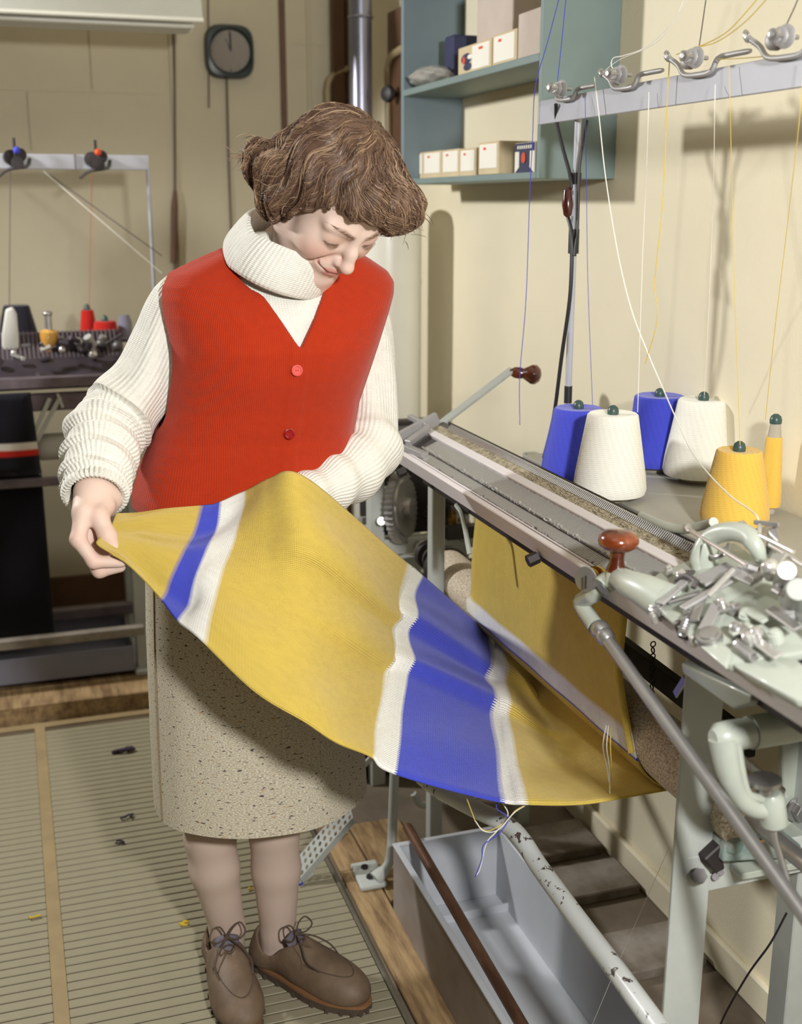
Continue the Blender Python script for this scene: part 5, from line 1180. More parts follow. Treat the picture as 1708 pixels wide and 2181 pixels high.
# --- head pose
HR = np.array([[0.93985, 0.16868, 0.29702], [0.33909, -0.56544, -0.75186], [-0.04112, -0.80736, 0.58862]])
HL = np.array([0.48684, 1.80039, 1.43774])
def tolocal(p): return (p - HL) @ HR
def toworld(q): return npv(q) @ HR.T + HL
def sym(p): q = p.copy(); q[..., 0] = np.abs(q[..., 0]); return q
NECK0 = npv((.448, 1.90, 1.30)); NECK1 = toworld((0, -.028, -.035))
def f_head(p):
    q = tolocal(p); s = sym(q)
    d = s_ell(q, (0, -.016, .042), (.074, .094, .080))
    d = smin(d, s_ell(q, (0, .030, -.018), (.062, .058, .082)), .03)
    d = smin(d, s_cap(s, (.050, .006, -.066), (.016, .062, -.098), .022, .018), .028)      # jaw
    d = smin(d, s_ell(q, (0, .072, -.098), (.021, .018, .016)), .02)                      # chin
    d = smin(d, s_ell(s, (.037, .055, -.033), (.024, .024, .026)), .03)                    # cheeks
    d = smin(d, s_cap(s, (.014, .080, .020), (.046, .068, .022), .009, .008), .016)        # brows
    d = smax(d, -s_ell(s, (.032, .0965, .003), (.019, .014, .010)), .014)                   # sockets
    d = smin(d, s_ell(s, (.0315, .0728, .0015), (.0160, .0115, .0105)), .011)              # lids over the eyes
    d = smin(d, s_chain(q, [(0, .082, .016), (0, .096, -.010), (0, .1055, -.030)], [.0070, .0082, .0100], .01), .011)  # nose
    d = smin(d, s_ell(q, (0, .1065, -.0325), (.0092, .0092, .0085)), .008)
    d = smin(d, s_ell(s, (.0108, .0925, -.0350), (.0060, .0090, .0062)), .006)
    d = smax(d, -s_ell(s, (.0062, .0995, -.0435), (.0030, .0050, .0035)), .003)            # nostrils
    d = smin(d, s_ell(q, (0, .078, -.060), (.027, .0185, .021)), .016)                     # muzzle
    # lips, smiling
    up = [(0, .0955, -.0565), (.013, .0918, -.0575), (.0275, .0795, -.0555)]; lo = [(0, .0925, -.0668), (.013, .0890, -.0655), (.0265, .0795, -.0570)]
    d = smin(d, s_chain(s, up, [.0046, .0042, .0014], .003), .0035); d = smin(d, s_chain(s, lo, [.0056, .0048, .0012], .003), .0035)
    d = smax(d, -s_chain(s, [(0, .1000, -.0618), (.014, .0955, -.0616), (.0300, .0815, -.0562)], [.0016, .0015, .0013], .002), .0018)
    d = smax(d, -s_chain(s, [(.019, .0905, -.030), (.030, .0800, -.043), (.036, .0700, -.060)], [.0010, .0016, .0008], .004), .014)   # smile fold
    # ears
    d = smin(d, s_ell(s, (.074, -.012, -.008), (.009, .018, .029)), .008)
    d = smin(d, s_cap(p, NECK0, NECK1, .058, .050), .03)
    return d
# --- arms (bare) and hand
AR = [Q(400, 640, 1.965), Q(232, 892, 1.975), Q(207, 1045, 1.80)]
AL = [Q(776, 700, 1.995), Q(786, 935, 1.955), Q(672, 1050, 1.84)]
HP = dict(
    idx=[Q(178, 1090, 1.757), Q(166, 1149, 1.737), Q(200, 1196, 1.728), Q(258, 1197, 1.724)],
    mid=[Q(190, 1095, 1.778), Q(184, 1166, 1.758), Q(212, 1215, 1.742), Q(256, 1207, 1.733)],
    rin=[Q(202, 1098, 1.797), Q(204, 1166, 1.785), Q(232, 1200, 1.768), Q(258, 1190, 1.757)],
    lit=[Q(216, 1096, 1.812), Q(224, 1150, 1.806), Q(246, 1174, 1.790), Q(260, 1168, 1.778)],
    thb=[Q(222, 1078, 1.778), Q(209, 1100, 1.752), Q(229, 1142, 1.733), Q(243, 1170, 1.727)])
def f_hand(p):
    d = s_cap(p, Q(210, 985, 1.86), Q(205, 1046, 1.80), .030, .0265)
    for a, b, r0, r1 in ((Q(192, 1050, 1.797), Q(178, 1092, 1.760), .025, .0175), (Q(206, 1050, 1.80), Q(190, 1096, 1.778), .026, .018), (Q(222, 1056, 1.805), Q(203, 1098, 1.795), .024, .016), (Q(232, 1062, 1.81), Q(216, 1096, 1.81), .022, .015)):
        d = smin(d, s_cap(p, a, b, r0, r1), .012)
    fg = s_chain(p, HP['idx'], [.0138, .0116, .0103, .0080], .006)
    for k, r in (('mid', (.0145, .0122, .0108, .0085)), ('rin', (.0135, .0115, .0102, .008)), ('lit', (.0115, .0100, .0090, .0072))):
        fg = smin(fg, s_chain(p, HP[k], r, .006), .0022)
    d = smin(d, fg, .008)
    d = smin(d, s_chain(p, HP['thb'], [.017, .0145, .0128, .0090], .008), .007)
    return d
LH = dict(idx=[Q(652, 1050, 1.785), Q(618, 1068, 1.782), Q(602, 1095, 1.80), Q(620, 1112, 1.825)], mid=[Q(655, 1066, 1.795), Q(622, 1086, 1.79), Q(606, 1112, 1.808), Q(624, 1126, 1.83)],
          rin=[Q(662, 1080, 1.805), Q(630, 1102, 1.80), Q(616, 1126, 1.815), Q(632, 1138, 1.835)], lit=[Q(670, 1092, 1.815), Q(644, 1116, 1.81), Q(632, 1136, 1.82), Q(644, 1146, 1.838)],
          thb=[Q(672, 1040, 1.80), Q(648, 1038, 1.81), Q(630, 1046, 1.825), Q(618, 1060, 1.838)])
def f_lhand(p):
    p = p - npv((.004, .020, -.016))
    d = s_cap(p, Q(720, 1030, 1.87), Q(672, 1056, 1.825), .026, .024)
    d = smin(d, s_cap(p, Q(675, 1050, 1.80), Q(655, 1056, 1.79), .024, .018), .012); d = smin(d, s_cap(p, Q(682, 1070, 1.81), Q(666, 1086, 1.81), .022, .015), .012)
    for k, r in (('idx', (.013, .0112, .010, .008)), ('mid', (.013, .0112, .010, .008)), ('rin', (.012, .0105, .0095, .0075)), ('lit', (.0105, .0095, .0085, .0068)), ('thb', (.0155, .0140, .0125, .0095))):
        d = smin(d, s_chain(p, LH[k], r, .006), .004)
    return d
# --- torso profile
TZt = [.60, .80, .90, .95, 1.0, 1.05, 1.10, 1.15, 1.20, 1.25, 1.28, 1.30, 1.318, 1.34, 1.365, 1.40]
TCX = [.366, .366, .366, .367, .372, .382, .394, .404, .413, .420, .424, .427, .430, .435, .440, .445]
TRX = [.192, .192, .191, .188, .178, .166, .162, .168, .176, .188, .195, .194, .180, .140, .086, .055]
TCY = [1.965, 1.968, 1.966, 1.963, 1.960, 1.955, 1.95, 1.945, 1.942, 1.942, 1.944, 1.945, 1.945, 1.938, 1.925, 1.91]
TRY = [.145, .142, .132, .126, .119, .114, .117, .125, .129, .120, .106, .094, .082, .070, .058, .052]
def f_torso(p, off=0.0, ex=2.35):
    z = p[..., 2]; cx, rx, cy, ry = (np.interp(z, TZt, a) for a in (TCX, TRX, TCY, TRY))
    rx = rx + off; ry = ry + off
    k = (np.abs((p[..., 0] - cx) / rx) ** ex + np.abs((p[..., 1] - cy) / ry) ** ex) ** (1 / ex)
    d = (k - 1) * np.minimum(rx, ry) * .92
    return smax(smax(d, z - 1.40, .02), .62 - z, .02)
LR = [Q(449, 1640, 1.975), Q(447, 1780, 1.975), Q(457, 1850, 1.975), Q(484, 1975, 1.985), Q(486, 2040, 1.985)]
LL = [Q(580, 1620, 1.95), Q(583, 1765, 1.95), Q(588, 1850, 1.955), Q(592, 1985, 1.955), Q(592, 2050, 1.95)]
def f_body(p):
    d = f_torso(p, -.026)
    d = smin(d, s_chain(p, AR, [.030, .030, .026]), .02); d = smin(d, s_chain(p, AL, [.028, .028, .024]), .02)
    for L in (LR, LL):
        hip = npv((.30 if L is LR else .44, 1.965, .85)); knee = L[0]
        d = smin(d, s_chain(p, [hip, knee] + L[1:], [.075, .048, .0465, .0455, .0330, .033], .012), .008)
    return d
v1, q1 = surf(lambda p: smin(f_body(p), s_cap(p, NECK0, NECK1, .056, .048), .03), (.02, 1.70, -.0), (.72, 2.14, 1.42), .0065)
hm = (tolocal(v1)[:, 2] < -.07)
v2, q2 = surf(f_head, toworld((0, 0, 0)) - npv((.15, .17, .17)), toworld((0, 0, 0)) + npv((.15, .19, .15)), .0019)
v3, q3 = surf(f_hand, (.03, 1.69, .84), (.17, 1.90, 1.03), .0019)
v4, q4 = surf(f_lhand, (.40, 1.73, .88), (.56, 1.88, 1.02), .0026)
foot_r = smax
bv = [v1, relax(v2, q2, 1, .3), relax(v3, q3, 1, .3), v4]; bq = []; off_ = 0
for v, q in zip(bv, (q1, q2, q3, q4)): bq.append(q + off_); off_ += len(v)
bv = np.concatenate(bv); bq = np.concatenate(bq)
base_skin = np.array(lin((224, 197, 182))); tint = np.tile(base_skin, (len(bv), 1))
lq = tolocal(bv); ls = sym(lq)
def mixc(mask, rgb):
    global tint
    tint = tint * (1 - mask[:, None]) + np.array(lin(rgb)) * mask[:, None]
def soft(d, a, b): return np.clip((b - d) / (b - a), 0, 1)
mixc(.30 * soft(s_ell(ls, (.040, .070, -.034), (.02, .03, .02)), -.006, .012), (222, 140, 118))
mixc(.20 * soft(s_ell(lq, (0, .106, -.033), (.012, .012, .012)), -.003, .008), (220, 146, 124))
lipd = np.minimum(s_chain(ls, [(0, .0955, -.0565), (.013, .0918, -.0575), (.0275, .0795, -.0555)], [.0046, .0042, .0014]), s_chain(ls, [(0, .0925, -.0668), (.013, .0890, -.0655), (.0265, .0795, -.0570)], [.0056, .0048, .0012]))
mixc(.75 * soft(lipd, .0004, .0024), (196, 116, 104))
mixc(.8 * soft(s_chain(ls, [(0, .097, -.0618), (.014, .0930, -.0616), (.0300, .0805, -.0562)], [.001, .001, .0008]), .0002, .0018), (120, 60, 52))
mixc(.85 * soft(s_chain(ls, [(.0175, .0795, -.0015), (.031, .0862, -.0062), (.046, .0775, -.0040)], [.0008, .0009, .0008]), .0006, .0022), (92, 66, 54))     # lash line
mixc(.35 * soft(s_ell(ls, (.0315, .080, .005), (.015, .012, .006)), -.002, .006), (200, 148, 124))
mixc(.55 * soft(s_chain(ls, [(.012, .0905, .0205), (.030, .0865, .0270), (.050, .0690, .0240)], [.0022, .0022, .0010]), .0000, .0030), (124, 88, 64))         # brows
hand_zone = (bv[:, 2] > .84) & (bv[:, 2] < 1.03) & (bv[:, 0] < .17)
kn = np.full(len(bv), 1.0)
for k in ('idx', 'mid', 'thb'):
    for j in (1, 2): kn = np.minimum(kn, np.linalg.norm(bv - HP[k][j], axis=1))
mixc(.25 * soft(kn, .006, .02) * hand_zone, (214, 140, 118))
mixc(.8 * (bv[:, 2] < .5), (194, 174, 160))
arr_mesh('body', bv, bq, 'skin', wm, col=tint)
# nails
mat('nail', (232, 196, 176), .25, coat=.3)
def nail(tip, prev, n, r=(.0048, .0062, .0018)):
    t = Vector(tip - prev).normalized(); nn = Vector(n).normalized(); x = t.cross(nn).normalized(); nn = x.cross(t)
    R = Matrix((x, t, nn)).transposed(); c = Vector(tip) + nn * (.0072) - t * .0005
    MB().ell(c, r, 12, R).build('fingernail', 'nail', wm, smooth=True)
nail(HP['idx'][3], HP['idx'][2], (.2, -.75, .75)); nail(HP['mid'][3], HP['mid'][2], (.2, -.75, .7)); nail(HP['thb'][3], HP['thb'][2], (.7, -.7, .3), (.0052, .0066, .0018))

# --- eyelashes and brow hairs (fine tubes)
b = MB()
for sgn in (-1, 1):
    for k in range(15):
        t = k / 14; c0 = toworld((sgn * (.0185 + .027 * t), .0805 + .0058 * math.sin(math.pi * t), -.0018 - .0046 * math.sin(math.pi * t)))
        e0 = toworld((sgn * (.0182 + .029 * t), .0832 + .0070 * math.sin(math.pi * t), -.0040 - .0058 * math.sin(math.pi * t)))
        b.tube([c0, (npv(c0) + e0) / 2 + HR @ npv((0, .001, -.001)), e0], [.0005, .0004, .0002], 4)
b.build('eyelashes', 'brow_hair', wm, smooth=True)
b = MB()
for sgn in (-1, 1):
    for k in range(26):
        t = random.random(); w = random.uniform(-1, 1) * .0028 * (1 - .6 * t)
        a = .010 + .040 * t; hb = .0930 - .004 * t - .019 * t * t; hc = .0205 + .0075 * math.sin(t * 2.3) + w
        b.tube([toworld((sgn * a, hb - .0015, hc)), toworld((sgn * (a + .004), hb + .0004 - .0018 * t, hc + .0012)), toworld((sgn * (a + .008), hb - .0010 - .0034 * t, hc + .0006))], [.00028, .00028, .0001], 4)
b.build('eyebrows', 'brow_hair', wm, smooth=True)

# --- hair
def f_hair(q):                                    # q in head space
    d = s_ell(q, (0, -.014, .036), (.090, .104, .088))
    d = smin(d, s_ell(q, (-.070, -.040, -.022), (.034, .055, .046)), .03)
    d = smin(d, s_ell(q, (.070, -.035, -.020), (.032, .055, .045)), .03)
    d = smin(d, s_ell(q, (0, -.088, -.022), (.070, .036, .048)), .03)
    d = smin(d, s_ell(q, (-.086, -.090, -.030), (.020, .022, .030)), .012)               # flip at the back
    d = smin(d, s_ell(q, (-.074, -.020, -.050), (.022, .026, .020)), .012)               # curl before the ear
    d = smin(d, s_ell(q, (.062, .052, .052), (.050, .038, .036)), .03)                    # swept fringe
    d = smin(d, s_ell(q, (.010, .066, .072), (.060, .028, .026)), .025)
    for c_, r_ in (((-.088, -.052, -.006), (.022, .026, .024)), ((-.082, -.012, -.020), (.020, .024, .022)), ((-.084, -.078, -.040), (.022, .022, .024)), ((-.066, -.002, .012), (.022, .030, .022)), ((-.050, -.100, -.048), (.026, .022, .022))):
        d = smin(d, s_ell(q, c_, r_), .008)
    face = s_ell(q, (-.016, .120, -.046), (.088, .104, .111))
    face = smin(face, s_ell(q, (.0, .06, -.10), (.075, .075, .055)), .02)
    w = q - npv((.030, -.045, .150)); ax_ = npv((.19, -.28, .94)); e1 = npv((.98, 0, -.2)); e1 = e1 - ax_ * (e1 @ ax_); e1 /= np.linalg.norm(e1); e2 = np.cross(ax_, e1)
    ds = np.sqrt((w ** 2).sum(-1)); ph = np.arctan2(w @ e2, w @ e1)
    d = d + (.0026 * np.sin(17 * ph + 1.5 * np.sin(ds * 78) + 2 * noise3(q, 40, 2)) + .0014 * np.sin(41 * ph + 2.5 * np.sin(ds * 78))) * np.clip(ds / .09, 0, 1) + .0016 * noise3(q, 95, 3)
    d = smax(d, -face, .014)
    d = smax(d, -s_cap(q, (-.056, .050, -.012), (-.052, .030, -.060), .030), .012)
    d = smax(d, -s_ell(q, (-.050, .082, .022), (.036, .040, .038)), .012)
    return d
hv, hq = surf(lambda p: f_hair(tolocal(p)), HL - npv((.17, .17, .16)), HL + npv((.17, .17, .19)), .0034)
hr_ = np.clip(.35 + .3 * noise3(tolocal(hv) * npv((1, 1, 1)), 160, 9), 0, 1)
hair = arr_mesh('hair', hv, hq, 'brown_hair', wm, uv=np.stack([hr_ * .55, hr_], 1))
def hgrad(q):
    e = 1e-3; g = np.stack([f_hair(q + npv((e, 0, 0))) - f_hair(q - npv((e, 0, 0))), f_hair(q + npv((0, e, 0))) - f_hair(q - npv((0, e, 0))), f_hair(q + npv((0, 0, e))) - f_hair(q - npv((0, 0, e)))], -1)
    return g / (np.linalg.norm(g, axis=-1, keepdims=True) + 1e-9)
PC = npv((.030, -.045, .150))
NS_ = 6000
nloc = tolocal(hv); sel = rng.choice(len(nloc), NS_)
pos = nloc[sel] + rng.normal(0, .001, (NS_, 3)); ST_ = 17; lift = rng.random(NS_) * .0026 + .0002
clump = np.floor(noise3(nloc[sel], 45, 21) * 9); phase = clump * .9
tracks = [pos]
for s in range(ST_):
    g = hgrad(pos); dirn = pos - PC
    # hair swept back and down from the parting, the fringe across to her left
    sw = np.clip((pos[:, 1] - .02) / .05, 0, 1)[:, None] * np.clip((pos[:, 0] + .07) / .06, 0, 1)[:, None]
    dirn = dirn / np.linalg.norm(dirn, axis=1, keepdims=True) + sw * npv((1.1, .25, -.2))
    low = np.clip((-.0 - pos[:, 2]) / .05, 0, 1)[:, None]
    dirn = dirn + low * npv((0, .9, -.1)) * np.sin(phase + s * .5)[:, None]
    dirn = dirn - g * (dirn * g).sum(1, keepdims=True); dirn /= np.linalg.norm(dirn, axis=1, keepdims=True) + 1e-9
    lat = np.cross(g, dirn); wv_ = np.sin(phase + np.linalg.norm(pos - PC, axis=1) * 82)
    pos = pos + dirn * .0042 + lat * (.0024 * wv_)[:, None]
    d = f_hair(pos); pos = pos - g * (d - lift)[:, None]
    tracks.append(pos)
T = np.stack(tracks, 1)
extra = []
def coil(c, ax, r, turns, n, spread):
    x, y, z = basis(ax); x, y, z = npv(x), npv(y), npv(z)
    for k in range(n):
        ph = random.uniform(0, 6.28); o = random.uniform(-1, 1) * spread; rr_ = r * random.uniform(.55, 1.05)
        extra.append([npv(c) + z * (o + .004 * t_) + (x * math.cos(ph + t_ * turns) + y * math.sin(ph + t_ * turns)) * rr_ * (1 - .15 * t_ / 17) for t_ in range(ST_ + 1)])
for c, ax, r in (((-.080, -.022, -.050), (1, .3, .2), .020), ((-.092, -.052, -.026), (1, 0, .3), .022), ((-.090, -.095, -.030), (.6, .6, .5), .022), ((-.078, -.030, -.008), (1, .2, .6), .024), ((-.060, -.108, -.040), (.4, 1, .3), .020), ((-.084, -.072, .004), (1, -.3, .5), .022), ((.0, -.115, -.045), (1, 0, .2), .02), ((.078, -.03, -.045), (1, 0, 0), .02)):
    coil(c, ax, r, .30, 75, .014)
for k in range(70):                               # wispy ends at the fringe and nape
    a = npv(random.choice(((.098, .050, .050), (.085, .075, .040), (-.105, -.09, -.03), (-.09, -.11, -.02), (.06, .085, .045)))) + rng.normal(0, .008, 3); dvec = a / np.linalg.norm(a) * .0007 + rng.normal(0, .0006, 3)
    extra.append([a + dvec * t_ + npv((0, 0, -.00004)) * t_ * t_ for t_ in range(ST_ + 1)])
T = np.concatenate([T, np.array(extra)], 0); n_st = len(T)
Tw = T.reshape(-1, 3) @ HR.T + HL; Tw = Tw.reshape(n_st, ST_ + 1, 3)
tan = np.gradient(Tw, axis=1); tan /= np.linalg.norm(tan, axis=2, keepdims=True) + 1e-9
sx = np.cross(tan, npv((.3, .5, .8))); sx /= np.linalg.norm(sx, axis=2, keepdims=True) + 1e-9; sy = np.cross(tan, sx)
rad = (.00055 * np.sin(np.linspace(.35, 2.95, ST_ + 1)) + .00008)[None, :, None] * (rng.random((n_st, 1, 1)) * .6 + .7)
ringp = np.stack([Tw + rad * (sx * math.cos(a) + sy * math.sin(a)) for a in (0, 2.094, 4.189)], 2)
tv = ringp.reshape(-1, 3); bi = np.arange(n_st)[:, None, None] * (ST_ + 1) * 3 + np.arange(ST_)[None, :, None] * 3; kk = np.arange(3)[None, None, :]
tq = np.stack([bi + kk, bi + (kk + 1) % 3, bi + 3 + (kk + 1) % 3, bi + 3 + kk], -1).reshape(-1, 4)
rc = np.concatenate([np.clip(.45 + .22 * np.sin(clump * 2.3) + rng.normal(0, .2, NS_), 0, 1), rng.random(n_st - NS_)])
tuv = np.repeat(np.stack([rc, rc], 1), (ST_ + 1) * 3, 0)
o = arr_mesh('hair_strands', tv, tq, 'brown_hair', hair, uv=tuv); o['kind'] = 'stuff'

# --- sweater: torso, sleeves, roll collar
def uv_torso(v): a = np.arctan2(v[:, 1] - 1.95, v[:, 0] - .40); return np.stack([a * .16, v[:, 2]], 1)
v, q = surf(lambda p: smax(f_torso(p, -.007), p[..., 2] - 1.385, .01), (.15, 1.78, .95), (.68, 2.10, 1.42), .006)
sw = arr_mesh('sweater', v, q, 'cream_knit', wm, uv=uv_torso(v))
def loft(pts, rr, n, disp, ns=None, flat=None):
    P = bez(pts, 14); m = len(P); rs = np.interp(np.linspace(0, len(pts) - 1, m), range(len(pts)), rr); rowz = []; x = None; L = 0; vv = [0]
    for i in range(m):
        t = (P[min(i + 1, m - 1)] - P[max(i - 1, 0)]).normalized()
        if x is None: x = basis(t, (0, -1, 0))[0]
        x = (x - t * x.dot(t)).normalized(); y = t.cross(x)
        if i: vv.append(vv[-1] + (P[i] - P[i - 1]).length)
        rowz.append([P[i] + (x * math.cos(2 * math.pi * k / n) + y * math.sin(2 * math.pi * k / n)) * (rs[i] + disp(i / (m - 1), 2 * math.pi * k / n)) for k in range(n)])
    return rowz, vv
def add_sleeve(pts, rr, disp, lab):
    n = 84; rowz, vv = loft(pts, rr, n, disp); b = MB()
    b.grid(rowz, uv=lambda i, j: (j * .0066 * 46 / 84 * 1.0, vv[i]), closed=True)
    o = b.build('sleeve', 'cream_knit', sw, smooth=True); o['label'] = lab; return o, rowz
def d_right(s, a):
    f = sm(s, .50, .62) * (1 - sm(s, .97, 1.0)); g = math.cos(a - 2.4)
    r = f * (.0062 * math.sin(s * 62 + 1.1 * math.sin(a)) + .003 * math.sin(s * 118 + 2 * a))
    r += .010 * ridge(s, .535 + .03 * math.cos(a), .07, .015)                            # the sag above the elbow
    r += .005 * math.sin(2 * a + s * 9) * (1 - f) * sm(s, .08, .2) + .0028 * math.sin(5 * a + s * 14) * (1 - f) * sm(s, .1, .3)
    return r
cr_ = [Q(428, 612, 1.965), Q(388, 648, 1.965), Q(358, 726, 1.965), Q(318, 806, 1.965), Q(262, 872, 1.96), Q(226, 920, 1.93), Q(214, 975, 1.88), Q(206, 1022, 1.83), Q(203, 1052, 1.803)]
so, rz = add_sleeve(cr_, [.042, .050, .053, .057, .060, .060, .056, .050, .0455], d_right, 'cream ribbed sleeve bunched on the forearm')
ce = Vector(npv(rz[-1]).mean(0)); ax = (Vector(npv(rz[-1]).mean(0)) - Vector(npv(rz[-8]).mean(0))).normalized()
def cuff(rz, r, ax, name='cuff'):
    c = Vector(npv(rz[-1]).mean(0)); x, y, z = basis(ax, (0, -1, 0)); prof = [(-.018, .0), (-.004, .0055), (.004, .0045), (.007, -.0005), (.004, -.006), (-.012, -.008)]
    P = [[c + z * h + (x * math.cos(2 * math.pi * k / 84) + y * math.sin(2 * math.pi * k / 84)) * (r + d + .0012 * math.cos(k * math.pi)) for k in range(84)] for h, d in prof]
    b = MB(); b.grid(P, uv=lambda i, j: (j * .0066 * .55, i * .008), closed=True); b.build(name, 'cream_knit', sw, smooth=True)
cuff(rz, .0455, ax)
def d_left(s, a):
    f = sm(s, .50, .62)
    return .0045 * math.sin(s * 46 + 1.4 * math.sin(a)) * f + .004 * math.sin(2 * a + s * 8) * (1 - f) * sm(s, .1, .3) + .010 * ridge(s, .60, .05, .05) * math.cos(a - 1.0) + .0025 * math.sin(5 * a + s * 12) * (1 - f)
cl_ = [Q(744, 634, 1.985), Q(772, 690, 1.995), Q(782, 760, 1.995), Q(788, 840, 1.985), Q(785, 910, 1.965), Q(776, 968, 1.925), Q(735, 1012, 1.885), Q(692, 1038, 1.855), Q(644, 1062, 1.832)]
so2, rz2 = add_sleeve(cl_, [.046, .048, .049, .050, .054, .057, .052, .043, .038], d_left, 'cream ribbed sleeve bent under the cloth')
cuff(rz2, .038, (Vector(npv(rz2[-1]).mean(0)) - Vector(npv(rz2[-8]).mean(0))).normalized())
# roll collar: a tilted folded band round the neck
cc = Vector(Q(602, 546, 1.885)); cax = Vector((.40, -.46, .80)).normalized(); x, y, z = basis(cax, (0, -1, 0))
prof = [(.0860, -.040), (.0905, -.036), (.0905, -.020), (.0870, .0), (.0825, .016), (.0780, .026), (.0730, .030), (.0685, .027), (.0670, .012), (.0660, -.02), (.0680, -.05)]
P = []
for r, h in prof:
    row = []
    for k in range(96):
        a = 2 * math.pi * k / 96; d = x * math.cos(a) + y * math.sin(a)
        fr = d.dot(Vector((.35, -.9, -.2))); rr_ = r * (1.0 - .06 * fr) + .0014 * math.sin(3 * a + h * 60); lift_ = (.024 if h > -.03 else .020) * max(0, fr) + .010 * max(0, -fr)
        row.append(cc + d * rr_ + z * (h + lift_))
    P.append(row)
vv = [0]
for k in range(1, len(prof)): vv.append(vv[-1] + math.hypot(prof[k][0] - prof[k - 1][0], prof[k][1] - prof[k - 1][1]))
b = MB(); b.grid(P, uv=lambda i, j: (j * .0066 * .75, vv[i]), closed=True)
o = b.build('roll_collar', 'cream_knit', sw, smooth=True, sub=1); o['label'] = 'folded cream turtleneck collar'

# --- vest
VA = Q(636, 742, 1.822); VLt = Q(512, 545, 1.83); VRt = Q(712, 590, 1.83)
def f_vest(p):
    o_ = f_torso(p, .0045); i_ = f_torso(p, -.005); x, y, z = p[..., 0], p[..., 1], p[..., 2]
    o_ = o_ - .0042 * noise3(p * npv((1, 1, .45)), 30, 4) * np.clip((1.27 - z) / .2, 0, 1) - .006 * (np.exp(-(((x - .345) / .06) ** 2 + ((z - 1.19) / .05) ** 2)) + np.exp(-(((x - .475) / .06) ** 2 + ((z - 1.19) / .05) ** 2))) * (y < 1.93) - .004 * np.exp(-((z - .985) / .03) ** 2) * np.clip((x - .3) / .1, 0, 1) * 0
    pl = np.clip(1 - np.abs(x - np.interp(z, [.93, VA[2]], [VA[0] - .024, VA[0] - .001])) / .016, 0, 1); pl = np.where((y < 1.9) & (z < VA[2] + .01), np.minimum(pl * 6, 1), 0)
    o_ = o_ - .0016 * pl
    d = smax(o_, -i_, .003)
    # armholes
    d = smax(d, -s_chain(p, [Q(292, 622, 1.965), Q(334, 745, 1.96), Q(285, 850, 1.96)], [.0540, .0560, .060], .03), .008)
    d = smax(d, -s_chain(p, [Q(862, 660, 2.01), Q(848, 760, 2.0), Q(806, 900, 1.985)], [.0500, .0540, .060], .03), .008)
    # V neck
    nl = npv((-(VLt[2] - VA[2]), VLt[0] - VA[0])); nl /= np.linalg.norm(nl); nr = npv((VRt[2] - VA[2], -(VRt[0] - VA[0]))); nr /= np.linalg.norm(nr)
    dl = (x - VA[0]) * nl[0] + (z - VA[2]) * nl[1]; dr_ = (x - VA[0]) * nr[0] + (z - VA[2]) * nr[1]
    vcut = smax(np.where(nl[0] * .05 + nl[1] * .0 > 0, -dl, dl), np.where(nr[0] * -.05 > 0, -dr_, dr_), .006)
    vcut = smax(vcut, y - 1.955, .01); d = smax(d, -vcut, .004)
    d = smax(d, -(s_cap(p, npv(cc) - npv(cax) * .06, npv(cc) + npv(cax) * .10, .068)), .006)
    return smax(d, .928 - z, .003)
v, q = surf(f_vest, (.14, 1.78, .915), (.68, 2.11, 1.40), .0030)
v = relax(v, q, 2, .45)
vest = arr_mesh('vest', v, q, 'red_knit', wm, uv=uv_torso(v))
# seam at the shoulder and side, armhole binding
mat('red_seam', (160, 26, 16), .95)
def on_front(px, py, off=.006):                   # where the view ray first meets the vest
    r = npv(ray(px, py)); ts = np.linspace(1.4, 2.4, 2000); pts = npv(CAM) + ts[:, None] * r; d = f_vest(pts); i = np.argmax(d < off)
    return Vector(pts[i])
for px, py, m in ((632, 789, 'button_pink'), (616, 924, 'button_red')):
    p = on_front(px, py, .002); n_ = Vector((.02, -1, .05)); 
    bo = MB().lathe([(.0085, -.001), (.0092, .001), (.0090, .0028), (.0072, .0034), (.0060, .0022), (.0, .0020)], p, n_, 24).build('button', m, vest, smooth=True)
    bo['label'] = 'shiny pink-red button' if m == 'button_pink' else 'dark red button'
    for dx, dz in ((-.0018, 0), (.0018, 0)): MB().cyl(p + V(dx, -.0015, dz), p + V(dx, -.0024, dz), .0009, n=8).build('thread_hole', 'red_seam', bo)
# --- skirt
n = 120; rowsk = []; zs_ = [1.0 - (1.0 - .366) * k / 44 for k in range(45)]
for z in zs_:
    f = (1.0 - z) / .648; row = []
    rx = np.interp(z, [.366, .5, .7, .85, .95, 1.0], [.197, .194, .188, .180, .168, .160]); ry = np.interp(z, [.366, .5, .7, .85, .95, 1.0], [.150, .148, .146, .138, .122, .112])
    cx = .367 + .004 * f; cy = 1.962 - .004 * f
    for k in range(n):
        a = 2 * math.pi * k / n; w = 1 + f * f * (.020 * math.sin(3 * a + 1.0) + .012 * math.sin(5 * a + 2.2)) + .004 * math.sin(9 * a) * f
        c_, s_ = math.cos(a), math.sin(a); e = 2 / 2.25
        row.append((cx + rx * w * math.copysign(abs(c_) ** e, c_), cy + ry * w * math.copysign(abs(s_) ** e, s_), z + (.006 * math.sin(2 * a + .5) * f if z < .4 else 0)))
    rowsk.append(row)
lastr = rowsk[-1]
rowsk.append([(p[0] + (.367 - p[0]) * .02, p[1] + (1.96 - p[1]) * .02, p[2] - .002) for p in lastr]); rowsk.append([(p[0] + (.367 - p[0]) * .035, p[1] + (1.96 - p[1]) * .035, p[2] + .004) for p in lastr]); rowsk.append([(p[0] + (.367 - p[0]) * .035, p[1] + (1.96 - p[1]) * .035, p[2] + .09) for p in lastr])
b = MB(); b.grid(rowsk, uv=lambda i, j: (j * 1.08 / n, i * .0147), closed=True)
sk = b.build('skirt', 'tweed', wm, smooth=True)
mat('tweed_seam', (150, 130, 100), .95)
